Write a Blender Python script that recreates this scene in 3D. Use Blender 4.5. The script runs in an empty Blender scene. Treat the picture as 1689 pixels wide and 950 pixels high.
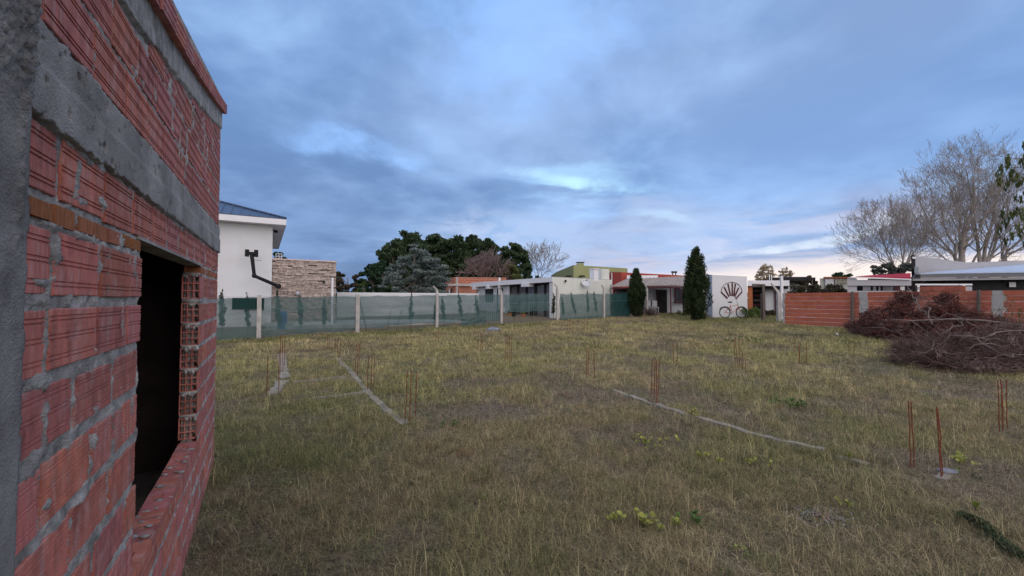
import bpy, math, random
import numpy as np
from mathutils import Vector, Matrix, noise as mnoise
random.seed(7); rng = np.random.default_rng(7)
sc = bpy.context.scene
col = sc.collection
R = math.radians

# ------------------------------------------------------------------ camera
EYE = 1.85; F = 700.0; CX, CY, HY = 844.5, 475.0, 497.0
PITCH = math.atan((HY-CY)/F)
cam = bpy.data.cameras.new('camera'); camo = bpy.data.objects.new('camera', cam); col.objects.link(camo)
cam.sensor_width = 36; cam.lens = 36*F/1689; cam.clip_start = .05; cam.clip_end = 3000
camo.location = (0, 0, EYE); camo.rotation_euler = (math.pi/2+PITCH, 0, 0)
sc.camera = camo
sc.view_settings.view_transform = 'Standard'; sc.view_settings.look = 'None'
sc.view_settings.exposure = 0.75; sc.view_settings.gamma = 1
sc.cycles.max_bounces = 6; sc.cycles.transparent_max_bounces = 12
sc.cycles.use_denoising = True

# ------------------------------------------------------------------ sun and sky
SUN_EL, SUN_AZ = R(42), R(154)          # azimuth clockwise from +Y (ahead of the camera)
sun = bpy.data.lights.new('sun', 'SUN'); suno = bpy.data.objects.new('sun', sun); col.objects.link(suno)
sun.energy = 1.4; sun.angle = R(100); sun.color = (1.0, .85, .74)
sd = Vector((math.sin(SUN_AZ)*math.cos(SUN_EL), math.cos(SUN_AZ)*math.cos(SUN_EL), math.sin(SUN_EL)))
suno.rotation_euler = sd.to_track_quat('Z', 'Y').to_euler()

def build_world():
    w = bpy.data.worlds.new('World'); sc.world = w; w.use_nodes = True
    nt = w.node_tree; N = nt.nodes; L = nt.links; N.clear()
    def nd(t, **k):
        n = N.new(t)
        for a, b in k.items(): setattr(n, a, b)
        return n
    def val(x, sock):
        if isinstance(x, (int, float)): sock.default_value = x
        elif isinstance(x, tuple): sock.default_value = x if len(sock.default_value) == len(x) else (*x, 1)
        else: L.new(x, sock)
    def M(op, a, b=0.0, c=0.0, clamp=False):
        n = nd('ShaderNodeMath', operation=op, use_clamp=clamp); val(a, n.inputs[0]); val(b, n.inputs[1])
        if op in ('MULTIPLY_ADD', 'SMOOTH_MIN', 'WRAP'): val(c, n.inputs[2])
        return n.outputs[0]
    def mix(f, a, b, bt='MIX'):
        n = nd('ShaderNodeMix', data_type='RGBA', blend_type=bt); val(f, n.inputs[0]); val(a, n.inputs[6]); val(b, n.inputs[7]); return n.outputs[2]
    def ss(x, a, b):
        n = nd('ShaderNodeMapRange', interpolation_type='SMOOTHSTEP'); val(x, n.inputs[0]); val(a, n.inputs[1]); val(b, n.inputs[2]); return n.outputs[0]
    def noise(v, s, det=5, ro=.55, dist=0.0):
        n = nd('ShaderNodeTexNoise'); L.new(v, n.inputs['Vector']); n.inputs['Scale'].default_value = s
        n.inputs['Detail'].default_value = det; n.inputs['Roughness'].default_value = ro; n.inputs['Distortion'].default_value = dist
        return n.outputs[0]
    tc = nd('ShaderNodeTexCoord'); sp = nd('ShaderNodeSeparateXYZ'); L.new(tc.outputs['Generated'], sp.inputs[0])
    x, y, z = sp.outputs
    zc = M('ADD', M('MAXIMUM', z, 0.0), .19)
    cv = nd('ShaderNodeCombineXYZ'); L.new(M('DIVIDE', x, zc), cv.inputs[0]); L.new(M('DIVIDE', y, zc), cv.inputs[1])
    P = cv.outputs[0]
    # azimuth of the view from straight ahead, elevation as slope
    az = M('ARCTAN2', x, y)
    el = M('ARCSINE', z)
    big = noise(P, .42, 6, .5, .3)
    med = noise(P, 1.1, 6, .52, .5)
    wv = nd('ShaderNodeVectorMath', operation='ADD'); L.new(P, wv.inputs[0]); wv.inputs[1].default_value = (7.3, 2.1, 4)
    big2 = noise(wv.outputs[0], .7, 4, .5, .2)
    sky = nd('ShaderNodeTexSky', sky_type='NISHITA'); sky.sun_disc = False
    sky.sun_elevation = SUN_EL; sky.sun_rotation = SUN_AZ
    ns = mix(1.0, sky.outputs[0], (.085, .085, .085), 'MULTIPLY')
    # cloud deck: pale lit base to blue-grey shade
    lo = (.108, .195, .375); hi = (.262, .405, .655)
    fin = noise(P, 2.4, 7, .55, .25)
    f = ss(M('ADD', M('ADD', M('MULTIPLY', big, .38), M('MULTIPLY', med, .40)), M('MULTIPLY', fin, .22)), .42, .59)
    c = mix(f, lo, hi)
    c = mix(M('MULTIPLY', ss(big2, .5, .66), .4), c, (.215, .295, .48))           # lilac veils
    # towards the horizon: slate blue on the left, pink and cream on the right
    low = ss(el, .52, .02)
    leftd = ss(az, .25, -.45)
    c = mix(M('MULTIPLY', M('MULTIPLY', low, leftd), .9), c, mix(f, (.058, .108, .235), (.095, .160, .32)))
    st = nd('ShaderNodeCombineXYZ'); L.new(M('MULTIPLY', az, 2.2), st.inputs[0]); L.new(M('MULTIPLY', el, 13.0), st.inputs[1]); st.inputs[2].default_value = 3.1
    band = noise(st.outputs[0], 1.3, 6, .58, .5)
    low2 = ss(M('ADD', el, M('MULTIPLY', M('SUBTRACT', med, .5), .18)), .26, .06)
    rt = ss(az, -.15, .42)
    c = mix(M('MULTIPLY', M('MULTIPLY', low2, rt), .75), c, mix(ss(band, .40, .60), (.20, .27, .44), (.50, .45, .51)))
    low3 = ss(M('ADD', el, M('MULTIPLY', M('SUBTRACT', band, .5), .16)), .085, .040)
    c = mix(M('MULTIPLY', M('MULTIPLY', low3, ss(az, .05, .55)), .9), c, (.70, .60, .55))
    # bluish bank across the right, above the pink
    bank = M('MULTIPLY', ss(az, .1, .6), M('MULTIPLY', ss(el, .16, .25), ss(el, .48, .3)))
    c = mix(M('MULTIPLY', bank, .55), c, (.128, .235, .46))
    # bright gaps in the deck
    def gap(a0, e0, sa, se, wob, colr, amt, slope=0.0):
        da = M('DIVIDE', M('SUBTRACT', az, a0), sa)
        e1 = M('SUBTRACT', M('SUBTRACT', el, e0), M('MULTIPLY', M('SUBTRACT', az, a0), slope))
        de = M('DIVIDE', M('ADD', e1, M('MULTIPLY', M('SUBTRACT', med, .5), wob)), se)
        d = M('ADD', M('MULTIPLY', da, da), M('MULTIPLY', de, de))
        fine = noise(P, 3.0, 5, .6, .4)
        m = M('MULTIPLY', ss(d, 1.0, 0.0), ss(M('ADD', fine, M('MULTIPLY', ss(d, .8, 0.0), .18)), .40, .78))
        return mix(M('MULTIPLY', m, amt), c, colr)
    c = gap(.16, .262, .26, .045, .34, (.30, .50, .72), .65, -.15)
    c = gap(.17, .262, .15, .022, .10, (.40, .64, .74), .85, -.15)
    c = gap(.02, .30, .10, .018, .08, (.34, .54, .70), .7, -.15)
    c = gap(.14, .15, .6, .11, .35, (.29, .37, .54), .75)
    c = gap(.34, .185, .10, .016, .08, (.36, .50, .66), .6, -.2)
    c = gap(-.36, .325, .22, .05, .2, (.24, .42, .76), .7)
    c = gap(-.07, .165, .12, .04, .16, (.34, .40, .56), .7)
    c = gap(.62, .115, .30, .020, .10, (.55, .60, .68), .75, .12)
    c = gap(.05, .58, .40, .22, .5, (.235, .41, .76), .6)
    c = mix(M('MULTIPLY', ss(az, .9, 1.7), .75), c, (.38, .40, .48))  # sky out of view at both sides and behind, paled to add fill light
    c = mix(M('MULTIPLY', ss(az, -.9, -1.7), .75), c, (.38, .40, .48))
    c = mix(.93, ns, c)
    bg = nd('ShaderNodeBackground'); L.new(c, bg.inputs[0]); bg.inputs[1].default_value = 1.0
    out = nd('ShaderNodeOutputWorld'); L.new(bg.outputs[0], out.inputs[0])
build_world()

# ------------------------------------------------------------------ geometry of the place
def ground(x, y):
    t = max(0.0, y-3.0); t = t*t/(t+1.5)
    t = min(t, 40)
    return .034*t + .006*max(-25, min(25, x)) + .02*math.sin(x*1.3+y*.7)*min(1, max(0, y)/6)*.8
def ray(px, py):
    x = (px-CX)/F; z = -(py-CY)/F
    return Vector((x, math.cos(PITCH)-z*math.sin(PITCH), z*math.cos(PITCH)+math.sin(PITCH)))
def at(px, py, Y):                      # world point seen at a pixel at distance Y ahead
    r = ray(px, py); t = Y/r.y
    return Vector((r.x*t, Y, EYE+r.z*t))
def gat(px, py):                        # ground point
    r = ray(px, py); t = 1.0
    for _ in range(300): t += .3*((ground(r.x*t, r.y*t)-EYE)/r.z - t)
    return Vector((r.x*t, r.y*t, ground(r.x*t, r.y*t)))
AL = math.atan((CX-432)/F)
U = Vector((-math.sin(AL), math.cos(AL), 0)); V = Vector((math.cos(AL), math.sin(AL), 0))   # lot axes
Z = Vector((0, 0, 1))

# ------------------------------------------------------------------ helpers
class MB:
    def __init__(s): s.v = []; s.f = []
    def add(s, vs, fs):
        o = len(s.v); s.v += [tuple(p) for p in vs]; s.f += [tuple(i+o for i in f) for f in fs]
    def box(s, c, sx, sy, sz, ax=None, ay=None, az=None):      # c = centre of the bottom
        c = Vector(c); ax = Vector(ax or (1, 0, 0)); ay = Vector(ay or (-ax.y, ax.x, 0)); az = Vector(az or (0, 0, 1))
        p = [c+ax*(i*sx/2)+ay*(j*sy/2)+az*(k*sz) for k in (0, 1) for i, j in ((-1, -1), (1, -1), (1, 1), (-1, 1))]
        s.add(p, [(3, 2, 1, 0), (4, 5, 6, 7), (0, 1, 5, 4), (1, 2, 6, 5), (2, 3, 7, 6), (3, 0, 4, 7)])
    def prism(s, pts, zb, zt):            # footprint, bottoms, tops (numbers or lists)
        n = len(pts)
        zb = zb if isinstance(zb, (list, tuple)) else [zb]*n; zt = zt if isinstance(zt, (list, tuple)) else [zt]*n
        vs = [(p[0], p[1], b) for p, b in zip(pts, zb)]+[(p[0], p[1], t) for p, t in zip(pts, zt)]
        s.add(vs, [tuple(range(n))[::-1], tuple(range(n, 2*n))]+[(i, (i+1) % n, (i+1) % n+n, i+n) for i in range(n)])
    def slab(s, pts, d):                  # polygon of 3D points thickened by vector d
        n = len(pts); pts = [Vector(p) for p in pts]; d = Vector(d)
        s.add(pts+[p+d for p in pts], [tuple(range(n))[::-1], tuple(range(n, 2*n))]+[(i, (i+1) % n, (i+1) % n+n, i+n) for i in range(n)])
    def tube(s, pts, rs, n=6, cap=True):
        pts = [Vector(p) for p in pts]; rings = []
        if not isinstance(rs, (list, tuple)): rs = [rs]*len(pts)
        o = len(s.v); d = (pts[1]-pts[0]).normalized(); a = d.orthogonal().normalized()
        for i, p in enumerate(pts):
            t = (pts[min(i+1, len(pts)-1)]-pts[max(i-1, 0)])
            t = t.normalized() if t.length > 1e-9 else d
            a = (a-t*a.dot(t)); a = a.normalized() if a.length > 1e-6 else t.orthogonal().normalized()
            b = t.cross(a)
            for k in range(n):
                q = 2*math.pi*k/n; s.v.append(tuple(p+(a*math.cos(q)+b*math.sin(q))*rs[i]))
        for i in range(len(pts)-1):
            for k in range(n):
                s.f.append((o+i*n+k, o+i*n+(k+1) % n, o+(i+1)*n+(k+1) % n, o+(i+1)*n+k))
        if cap:
            s.f.append(tuple(o+k for k in range(n))[::-1]); s.f.append(tuple(o+(len(pts)-1)*n+k for k in range(n)))
    def sphere(s, c, r, n=8, m=5, sq=(1, 1, 1)):
        c = Vector(c); o = len(s.v)
        for j in range(m+1):
            t = math.pi*j/m
            for i in range(n):
                p = 2*math.pi*i/n; s.v.append(tuple(c+Vector((math.sin(t)*math.cos(p)*r*sq[0], math.sin(t)*math.sin(p)*r*sq[1], math.cos(t)*r*sq[2]))))
        for j in range(m):
            for i in range(n): s.f.append((o+j*n+i, o+(j+1)*n+i, o+(j+1)*n+(i+1) % n, o+j*n+(i+1) % n))
    def build(s, name, mat, parent=None, smooth=False, label=None, kind=None, rnd=None):
        me = bpy.data.meshes.new(name); o = bpy.data.objects.new(name, me); col.objects.link(o)
        off = Vector((0, 0, 0))
        if parent:
            o.parent = parent; q = parent
            while q: off += q.location; q = q.parent
        me.from_pydata([(a-off.x, b-off.y, c-off.z) for a, b, c in s.v], [], s.f)
        me.materials.append(mat)
        if smooth: me.polygons.foreach_set('use_smooth', [True]*len(me.polygons))
        if label: o['label'] = label
        if kind: o['kind'] = kind
        me.update(); return o
def npmesh(name, V_, F_, mat, parent=None, smooth=False, attr=None, link=True):
    me = bpy.data.meshes.new(name); k = F_.shape[1]
    me.vertices.add(len(V_)); me.vertices.foreach_set('co', np.asarray(V_, dtype=np.float32).ravel())
    me.loops.add(F_.size); me.loops.foreach_set('vertex_index', F_.astype(np.int32).ravel())
    me.polygons.add(len(F_)); me.polygons.foreach_set('loop_start', np.arange(0, F_.size, k, dtype=np.int32))
    me.update(calc_edges=True)
    if attr is not None:
        a = me.attributes.new('shade', 'FLOAT', 'POINT'); a.data.foreach_set('value', np.asarray(attr, dtype=np.float32))
    if smooth: me.polygons.foreach_set('use_smooth', [True]*len(me.polygons))
    me.materials.append(mat); me.validate()
    o = bpy.data.objects.new(name, me)
    if link: col.objects.link(o)
    if parent:
        o.parent = parent; q = parent; off = Vector((0, 0, 0))
        while q: off += q.location; q = q.parent
        me.transform(Matrix.Translation(-off))
    return o
def tag(o, label=None, cat=None, group=None, kind=None):
    if label: o['label'] = label
    if cat: o['category'] = cat
    if group: o['group'] = group
    if kind: o['kind'] = kind
    return o
def thing(name, label, cat, loc=(0, 0, 0), group=None):
    o = bpy.data.objects.new(name, None); col.objects.link(o); o.location = loc; o.empty_display_size = .2
    return tag(o, label, cat, group)

# ------------------------------------------------------------------ materials
def mat(name, c, rough=.8, var=.25, vs=3.0, bump=.0, bs=40.0, dirt=None, da=.4, ds=1.2, objvar=0.0, spec=.25, metal=0.0, stretch=(1, 1, 1), coord='Object', sub=None):
    m = bpy.data.materials.new(name); m.use_nodes = True; nt = m.node_tree; N = nt.nodes; L = nt.links
    b = N['Principled BSDF']; b.inputs['Roughness'].default_value = rough; b.inputs['Specular IOR Level'].default_value = spec; b.inputs['Metallic'].default_value = metal
    tc = N.new('ShaderNodeTexCoord'); mp = N.new('ShaderNodeMapping'); mp.inputs['Scale'].default_value = stretch
    L.new(tc.outputs[coord], mp.inputs[0]); vec = mp.outputs[0]
    if objvar:
        oi = N.new('ShaderNodeObjectInfo'); ad = N.new('ShaderNodeVectorMath'); ad.operation = 'MULTIPLY_ADD'
        cmb = N.new('ShaderNodeCombineXYZ')
        for i in range(3): L.new(oi.outputs['Random'], cmb.inputs[i])
        L.new(cmb.outputs[0], ad.inputs[0]); ad.inputs[1].default_value = (37, 91, 53); L.new(vec, ad.inputs[2]); vec = ad.outputs[0]
    def noise(s, d=5, r=.6):
        n = N.new('ShaderNodeTexNoise'); n.inputs['Scale'].default_value = s; n.inputs['Detail'].default_value = d; n.inputs['Roughness'].default_value = r
        L.new(vec, n.inputs['Vector']); return n.outputs[0]
    def mixc(f, a, bb, bt='MIX'):
        n = N.new('ShaderNodeMix'); n.data_type = 'RGBA'; n.blend_type = bt
        for s, v in ((n.inputs[0], f), (n.inputs[6], a), (n.inputs[7], bb)):
            if isinstance(v, (int, float)): s.default_value = v
            elif isinstance(v, tuple): s.default_value = (*v[:3], 1)
            else: L.new(v, s)
        return n.outputs[2]
    def mr(x, a, bb, c0=0.0, c1=1.0):
        n = N.new('ShaderNodeMapRange'); L.new(x, n.inputs[0])
        for i, v in enumerate((a, bb, c0, c1)): n.inputs[i+1].default_value = v
        return n.outputs[0]
    out = mixc(mr(noise(vs), .3, .7), tuple(x*(1-var) for x in c), tuple(min(1, x*(1+var)) for x in c))
    if objvar:
        hs = N.new('ShaderNodeHueSaturation'); L.new(out, hs.inputs['Color'])
        L.new(mr(oi.outputs['Random'], 0, 1, 1-objvar, 1+objvar), hs.inputs['Value'])
        wn = N.new('ShaderNodeTexWhiteNoise'); wn.noise_dimensions = '1D'; L.new(oi.outputs['Random'], wn.inputs['W'])
        L.new(mr(wn.outputs[0], 0, 1, 1-objvar*.5, 1+objvar*.3), hs.inputs['Saturation']); L.new(mr(wn.outputs[0], 0, 1, .5-.03*objvar*2, .5+.03*objvar*2), hs.inputs['Hue'])
        out = hs.outputs[0]
    if dirt: out = mixc(mr(noise(ds, 7, .65), .5, .72, 0, da), out, dirt)
    if sub: out = sub(N, L, vec, out, mixc, mr, noise)
    L.new(out, b.inputs['Base Color'])
    if bump:
        bn = N.new('ShaderNodeBump'); bn.inputs['Strength'].default_value = bump; bn.inputs['Distance'].default_value = .02
        L.new(noise(bs, 6, .65), bn.inputs['Height']); L.new(bn.outputs[0], b.inputs['Normal'])
    return m

def brick_sub(N, L, vec, out, mixc, mr, noise):        # pale ribs pressed into the clay and cement haze
    sp = N.new('ShaderNodeSeparateXYZ'); tc = N.new('ShaderNodeTexCoord'); L.new(tc.outputs['Object'], sp.inputs[0])
    ma = N.new('ShaderNodeMath'); ma.operation = 'MULTIPLY'; L.new(sp.outputs[2], ma.inputs[0]); ma.inputs[1].default_value = 330
    si = N.new('ShaderNodeMath'); si.operation = 'SINE'; L.new(ma.outputs[0], si.inputs[0])
    mu = N.new('ShaderNodeMath'); mu.operation = 'MULTIPLY'; L.new(mr(si.outputs[0], .5, 1, 0, .35), mu.inputs[0]); L.new(mr(noise(6), .4, .6), mu.inputs[1])
    out = mixc(mu.outputs[0], out, (.42, .20, .17))
    return mixc(mr(noise(7, 8, .75), .50, .72, 0, .6), out, (.46, .38, .36))
M_brick = mat('hollow_clay_brick', (.40, .125, .098), .75, .28, 9, .35, 90, (.10, .035, .035), .6, 5, .16, sub=brick_sub)
M_brick2 = mat('common_orange_brick', (.34, .12, .055), .85, .35, 12, .6, 60, (.12, .05, .03), .6, 8, .2)
M_brickfar = mat('boundary_wall_brick', (.43, .125, .075), .85, .18, 4, .3, 40, (.30, .085, .055), .5, 2.5, .09)
M_mortar = mat('rough_grey_mortar', (.54, .53, .515), .95, .4, 16, 1.2, 150, (.12, .115, .11), .8, 7)
M_conc = mat('cast_grey_concrete', (.29, .285, .275), .9, .30, 4, .8, 160, (.46, .46, .46), .8, 3.2)
M_colc = mat('pale_column_concrete', (.26, .255, .25), .9, .35, 6, .9, 140, (.40, .40, .40), .8, 3.0)
M_concl = mat('pale_concrete', (.42, .40, .38), .9, .2, 3, .4, 40, (.22, .21, .20), .6, 5)
M_mortarl = mat('pale_mortar', (.66, .50, .46), .95, .25, 8, .4, 40)
M_white = mat('white_render', (.62, .63, .65), .85, .05, .6, .1, 30, (.50, .50, .49), .35, .7)
M_whitec = mat('cream_render', (.60, .61, .56), .85, .06, .5, .1, 30, (.40, .42, .33), .5, .9, stretch=(2.2, 2.2, .25))
M_whitep = mat('white_trim', (.70, .70, .72), .6, .04, 2)
M_grey = mat('grey_render', (.36, .36, .385), .8, .07, .8, .1, 30)
M_black = mat('black_paint', (.010, .0105, .012), .7, .3, 2)
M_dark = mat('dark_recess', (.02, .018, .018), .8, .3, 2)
M_bluer = mat('dark_blue_sheet_metal', (.035, .055, .105), .35, .15, 2, spec=.5)
M_metalroof = mat('pale_sheet_metal', (.52, .58, .68), .35, .08, 1.5, metal=.6)
M_glass = mat('dark_window_glass', (.045, .05, .055), .08, .2, 1, spec=.8)
M_gdoor = mat('curtained_glass', (.10, .095, .095), .15, .3, 2, spec=.6, stretch=(6, 6, .3))
M_burg = mat('burgundy_paint', (.085, .018, .024), .6, .2, 4)
M_green = mat('lime_green_render', (.28, .30, .15), .85, .08, .5)
M_red = mat('red_render', (.34, .065, .048), .85, .12, .6, dirt=(.25, .05, .035), da=.5)
M_redr = mat('red_roof_sheet', (.30, .012, .03), .55, .12, 1)
M_fib = mat('fibre_cement_roof', (.29, .25, .225), .9, .2, 2, .3, 10, (.15, .13, .12), .5, 1.5)
M_wood = mat('weathered_wood', (.13, .105, .09), .9, .3, 6, .5, 30, stretch=(3, 3, .4))
M_rust = mat('rusty_steel', (.165, .045, .022), .85, .35, 25, .4, 80)
M_bark = mat('grey_bark', (.135, .115, .10), .95, .3, 5, .6, 25)
M_barkp = mat('mottled_plane_bark', (.30, .265, .24), .95, .35, 2, .4, 20, (.14, .13, .09), .6, 1.0)
M_twig = mat('dry_twigs', (.10, .06, .052), .95, .45, 7, dirt=(.36, .28, .25), da=.9, ds=3)
M_twigl = mat('stripped_branch', (.17, .13, .12), .95, .3, 5, .3, 30)
M_stone = mat('split_stone_veneer', (.60, .49, .41), .9, .4, 5, .4, 30, (.38, .29, .24), .6, 6, .3)
M_blue = mat('blue_plastic', (.015, .14, .48), .45, .1, 3)
M_bag = mat('grey_plastic', (.20, .22, .28), .6, .3, 10, .5, 30)
M_steel = mat('dish_metal', (.45, .46, .48), .4, .1, 3, metal=.4)
M_orange = mat('orange_render', (.36, .12, .055), .85, .1, 1)
M_tyre = mat('black_rubber', (.02, .02, .02), .8, .2, 5)
M_plaque = mat('white_plate', (.62, .63, .66), .6, .03, 3)

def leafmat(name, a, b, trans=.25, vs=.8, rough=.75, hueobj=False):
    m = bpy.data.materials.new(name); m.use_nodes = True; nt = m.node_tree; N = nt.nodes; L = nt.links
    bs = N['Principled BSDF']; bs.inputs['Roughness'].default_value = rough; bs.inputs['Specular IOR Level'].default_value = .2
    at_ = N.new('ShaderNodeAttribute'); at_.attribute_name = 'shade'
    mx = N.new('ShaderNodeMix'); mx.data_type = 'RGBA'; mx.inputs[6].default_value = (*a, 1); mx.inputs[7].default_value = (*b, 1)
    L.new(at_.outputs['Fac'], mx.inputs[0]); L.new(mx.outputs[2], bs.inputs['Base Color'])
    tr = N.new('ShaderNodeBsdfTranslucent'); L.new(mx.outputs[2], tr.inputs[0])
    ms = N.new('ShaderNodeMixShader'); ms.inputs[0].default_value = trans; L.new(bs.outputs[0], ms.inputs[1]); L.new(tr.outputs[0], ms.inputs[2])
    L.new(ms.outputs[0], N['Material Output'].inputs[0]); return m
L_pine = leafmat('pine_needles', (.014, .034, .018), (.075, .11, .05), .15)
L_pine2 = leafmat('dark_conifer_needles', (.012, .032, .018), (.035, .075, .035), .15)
L_cyp = leafmat('cypress_foliage', (.010, .026, .010), (.050, .068, .026), .15)
L_sil = leafmat('silver_leaves', (.075, .105, .095), (.26, .31, .29), .2)
L_olive = leafmat('olive_green_leaves', (.05, .065, .02), (.15, .17, .055), .3)
L_lime = leafmat('yellow_green_leaves', (.14, .18, .04), (.40, .39, .10), .3)
L_weed = leafmat('green_weed_leaves', (.055, .10, .025), (.13, .20, .06), .3)
L_hedge = leafmat('brown_green_hedge', (.03, .03, .018), (.085, .07, .04), .2)
L_brown = leafmat('dead_red_brown_needles', (.035, .012, .011), (.21, .075, .058), .1)
L_autumn = leafmat('pale_autumn_leaves', (.30, .24, .15), (.62, .50, .32), .35)
L_mauve = leafmat('mauve_bare_twigs', (.10, .075, .075), (.20, .155, .15), .1)

def clothmat(name, c, op):
    m = bpy.data.materials.new(name); m.use_nodes = True; nt = m.node_tree; N = nt.nodes; L = nt.links
    b = N['Principled BSDF']; b.inputs['Roughness'].default_value = .8; b.inputs['Base Color'].default_value = (*c, 1); b.inputs['Specular IOR Level'].default_value = .1
    tr = N.new('ShaderNodeBsdfTransparent'); tl = N.new('ShaderNodeBsdfTranslucent'); tl.inputs[0].default_value = (*[x*1.5 for x in c], 1)
    tc = N.new('ShaderNodeTexCoord'); n = N.new('ShaderNodeTexNoise'); n.inputs['Scale'].default_value = 1.3; n.inputs['Detail'].default_value = 6
    mp = N.new('ShaderNodeMapping'); mp.inputs['Scale'].default_value = (.5, .5, 4); L.new(tc.outputs['Object'], mp.inputs[0]); L.new(mp.outputs[0], n.inputs['Vector'])
    mr = N.new('ShaderNodeMapRange'); L.new(n.outputs[0], mr.inputs[0]); mr.inputs[1].default_value = .3; mr.inputs[2].default_value = .7; mr.inputs[3].default_value = op-.07; mr.inputs[4].default_value = min(1, op+.07)
    a = N.new('ShaderNodeMixShader'); a.inputs[0].default_value = .35; L.new(b.outputs[0], a.inputs[1]); L.new(tl.outputs[0], a.inputs[2])
    s = N.new('ShaderNodeMixShader'); L.new(mr.outputs[0], s.inputs[0]); L.new(tr.outputs[0], s.inputs[1]); L.new(a.outputs[0], s.inputs[2])
    L.new(s.outputs[0], N['Material Output'].inputs[0]); return m
M_cloth = clothmat('green_shade_cloth', (.085, .145, .138), .75)
M_cloth2 = clothmat('doubled_green_shade_cloth', (.022, .066, .062), .93)

# ------------------------------------------------------------------ ground sheet
def ground_mat():
    m = bpy.data.materials.new('dry_weedy_soil'); m.use_nodes = True; nt = m.node_tree; N = nt.nodes; L = nt.links
    b = N['Principled BSDF']; b.inputs['Roughness'].default_value = 1; b.inputs['Specular IOR Level'].default_value = .05
    tc = N.new('ShaderNodeTexCoord')
    def noise(s, d=6, r=.6):
        n = N.new('ShaderNodeTexNoise'); n.inputs['Scale'].default_value = s; n.inputs['Detail'].default_value = d; n.inputs['Roughness'].default_value = r
        L.new(tc.outputs['Object'], n.inputs['Vector']); return n.outputs[0]
    def mr(x, a, c, d0=0., d1=1.):
        n = N.new('ShaderNodeMapRange'); L.new(x, n.inputs[0])
        for i, v in enumerate((a, c, d0, d1)): n.inputs[i+1].default_value = v
        return n.outputs[0]
    def mix(f, a, c):
        n = N.new('ShaderNodeMix'); n.data_type = 'RGBA'
        for s, v in ((n.inputs[0], f), (n.inputs[6], a), (n.inputs[7], c)):
            if isinstance(v, tuple): s.default_value = (*v, 1)
            else: L.new(v, s)
        return n.outputs[2]
    c = mix(mr(noise(.6), .35, .65), (.19, .15, .115), (.18, .16, .09))
    c = mix(mr(noise(18, 8, .75), .45, .62), c, (.055, .045, .040))
    c = mix(mr(noise(45, 4, .7), .6, .7), c, (.24, .20, .15))
    L.new(c, b.inputs['Base Color'])
    bn = N.new('ShaderNodeBump'); bn.inputs['Strength'].default_value = .9; bn.inputs['Distance'].default_value = .05; L.new(noise(22, 8, .7), bn.inputs['Height']); L.new(bn.outputs[0], b.inputs['Normal'])
    return m
M_ground = ground_mat()
def make_ground():
    xs = np.concatenate([[-1500, -600, -250, -120], np.arange(-60, -16, 4), np.arange(-16, 22, .35), np.arange(22, 61, 4), [120, 250, 600, 1500]])
    ys = np.concatenate([[-1500, -500, -150, -40, -12], np.arange(-4, 31, .35), np.arange(32, 61, 4), [120, 250, 600, 1800]])
    nx, ny = len(xs), len(ys)
    v = [(x, y, ground(x, y)+(.025*mnoise.noise(Vector((x*1.1, y*1.1, 0))) if abs(x) < 25 and -5 < y < 31 else 0)) for y in ys for x in xs]
    i = np.arange(nx-1)[None, :]+np.arange(ny-1)[:, None]*nx; i = i.ravel()
    f = np.stack([i, i+1, i+1+nx, i+nx], 1)
    o = npmesh('ground', np.array(v), f, M_ground, smooth=True); tag(o, kind='structure')
    return o
make_ground()

# ------------------------------------------------------------------ unfinished brick house on the left
DW = .446; S0, S1 = 1.336, 6.0; KEN = .075          # wall plane distance; visible run; the courses climb slightly
def W(s, h, d=0.0):                      # point on the wall plane: s along it, h above the eye, d out towards the lot
    hh = h*(1+KEN*(s-1.35)) if h > 0 else h
    hh = hh*.97 if h > 0 else hh
    return U*s - V*(DW-d) + Z*(EYE+hh)
def coping(s): return 1.245+(s-2.43)*.128*1.0       # underside of the coping before the climb is applied
house = thing('unfinished_brick_house', 'unfinished hollow brick house with grey concrete beam and an empty window opening', 'house', tuple(U*3.6-V*.6))
WIN = (2.37, 4.40, -1.16, .262)
bricks = []          # s0, s1, h0, h1, type
def course(h0, h1, start, L_=.33, j=.023, typ=0, s_from=S0-.025, s_to=S1-.03, hole=True):
    s = start
    while s < s_to:
        a, b = max(s, s_from), min(s+L_, s_to)
        segs = [(a, b)]
        if hole and h0 < WIN[3]-.02 and h1 > WIN[2]+.02:
            segs = []
            if a < WIN[0]: segs.append((a, min(b, WIN[0]-.004)))
            if b > WIN[1]+.21 or (b > WIN[1] and a < WIN[1]): segs.append((max(a, WIN[1]), max(b, WIN[1]+.205)) if a < WIN[1]+.2 else (a, b))
            elif b > WIN[1]: segs.append((WIN[1], WIN[1]+.205))
        for a2, b2 in segs:
            if b2-a2 > .05: bricks.append([a2, b2, h0+random.uniform(-.004, .005), h1+random.uniform(-.006, .002), typ])
        s += L_+j*random.uniform(.6, 1.6)
hs = [-.0, -.19, -.375, -.565, -.755, -.945, -1.145, -1.335, -1.525, -1.715]      # tops of the mortar joints
course(.018, .182, S0-.20); 
for i, t in enumerate(hs[:-1]):
    course(hs[i+1]+.019, t-.016, S0-.02-(.175 if i % 2 == 0 else .0)-.03*random.random())
course(hs[-1]-.18, hs[-1]-.01, S0-.1)
course(.197, .245, S0, .125, .02, 1)
course(.262, .425, S0-.18, hole=False)
for k in range(9):
    h0 = .672+.186*k
    s = S0-.3-(.17 if k % 2 else 0)
    while s < S1-.03:
        a, b = max(s, 1.30), min(s+.33, S1-.03); s += .33+.014*random.uniform(.5, 1.6)
        crack = coping((a+b)/2)-.155+.02*math.sin(a*9)
        if b-a > .06 and h0+.05 < crack: bricks.append([a, b, h0, min(h0+.168, crack+.02), 0])
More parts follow.
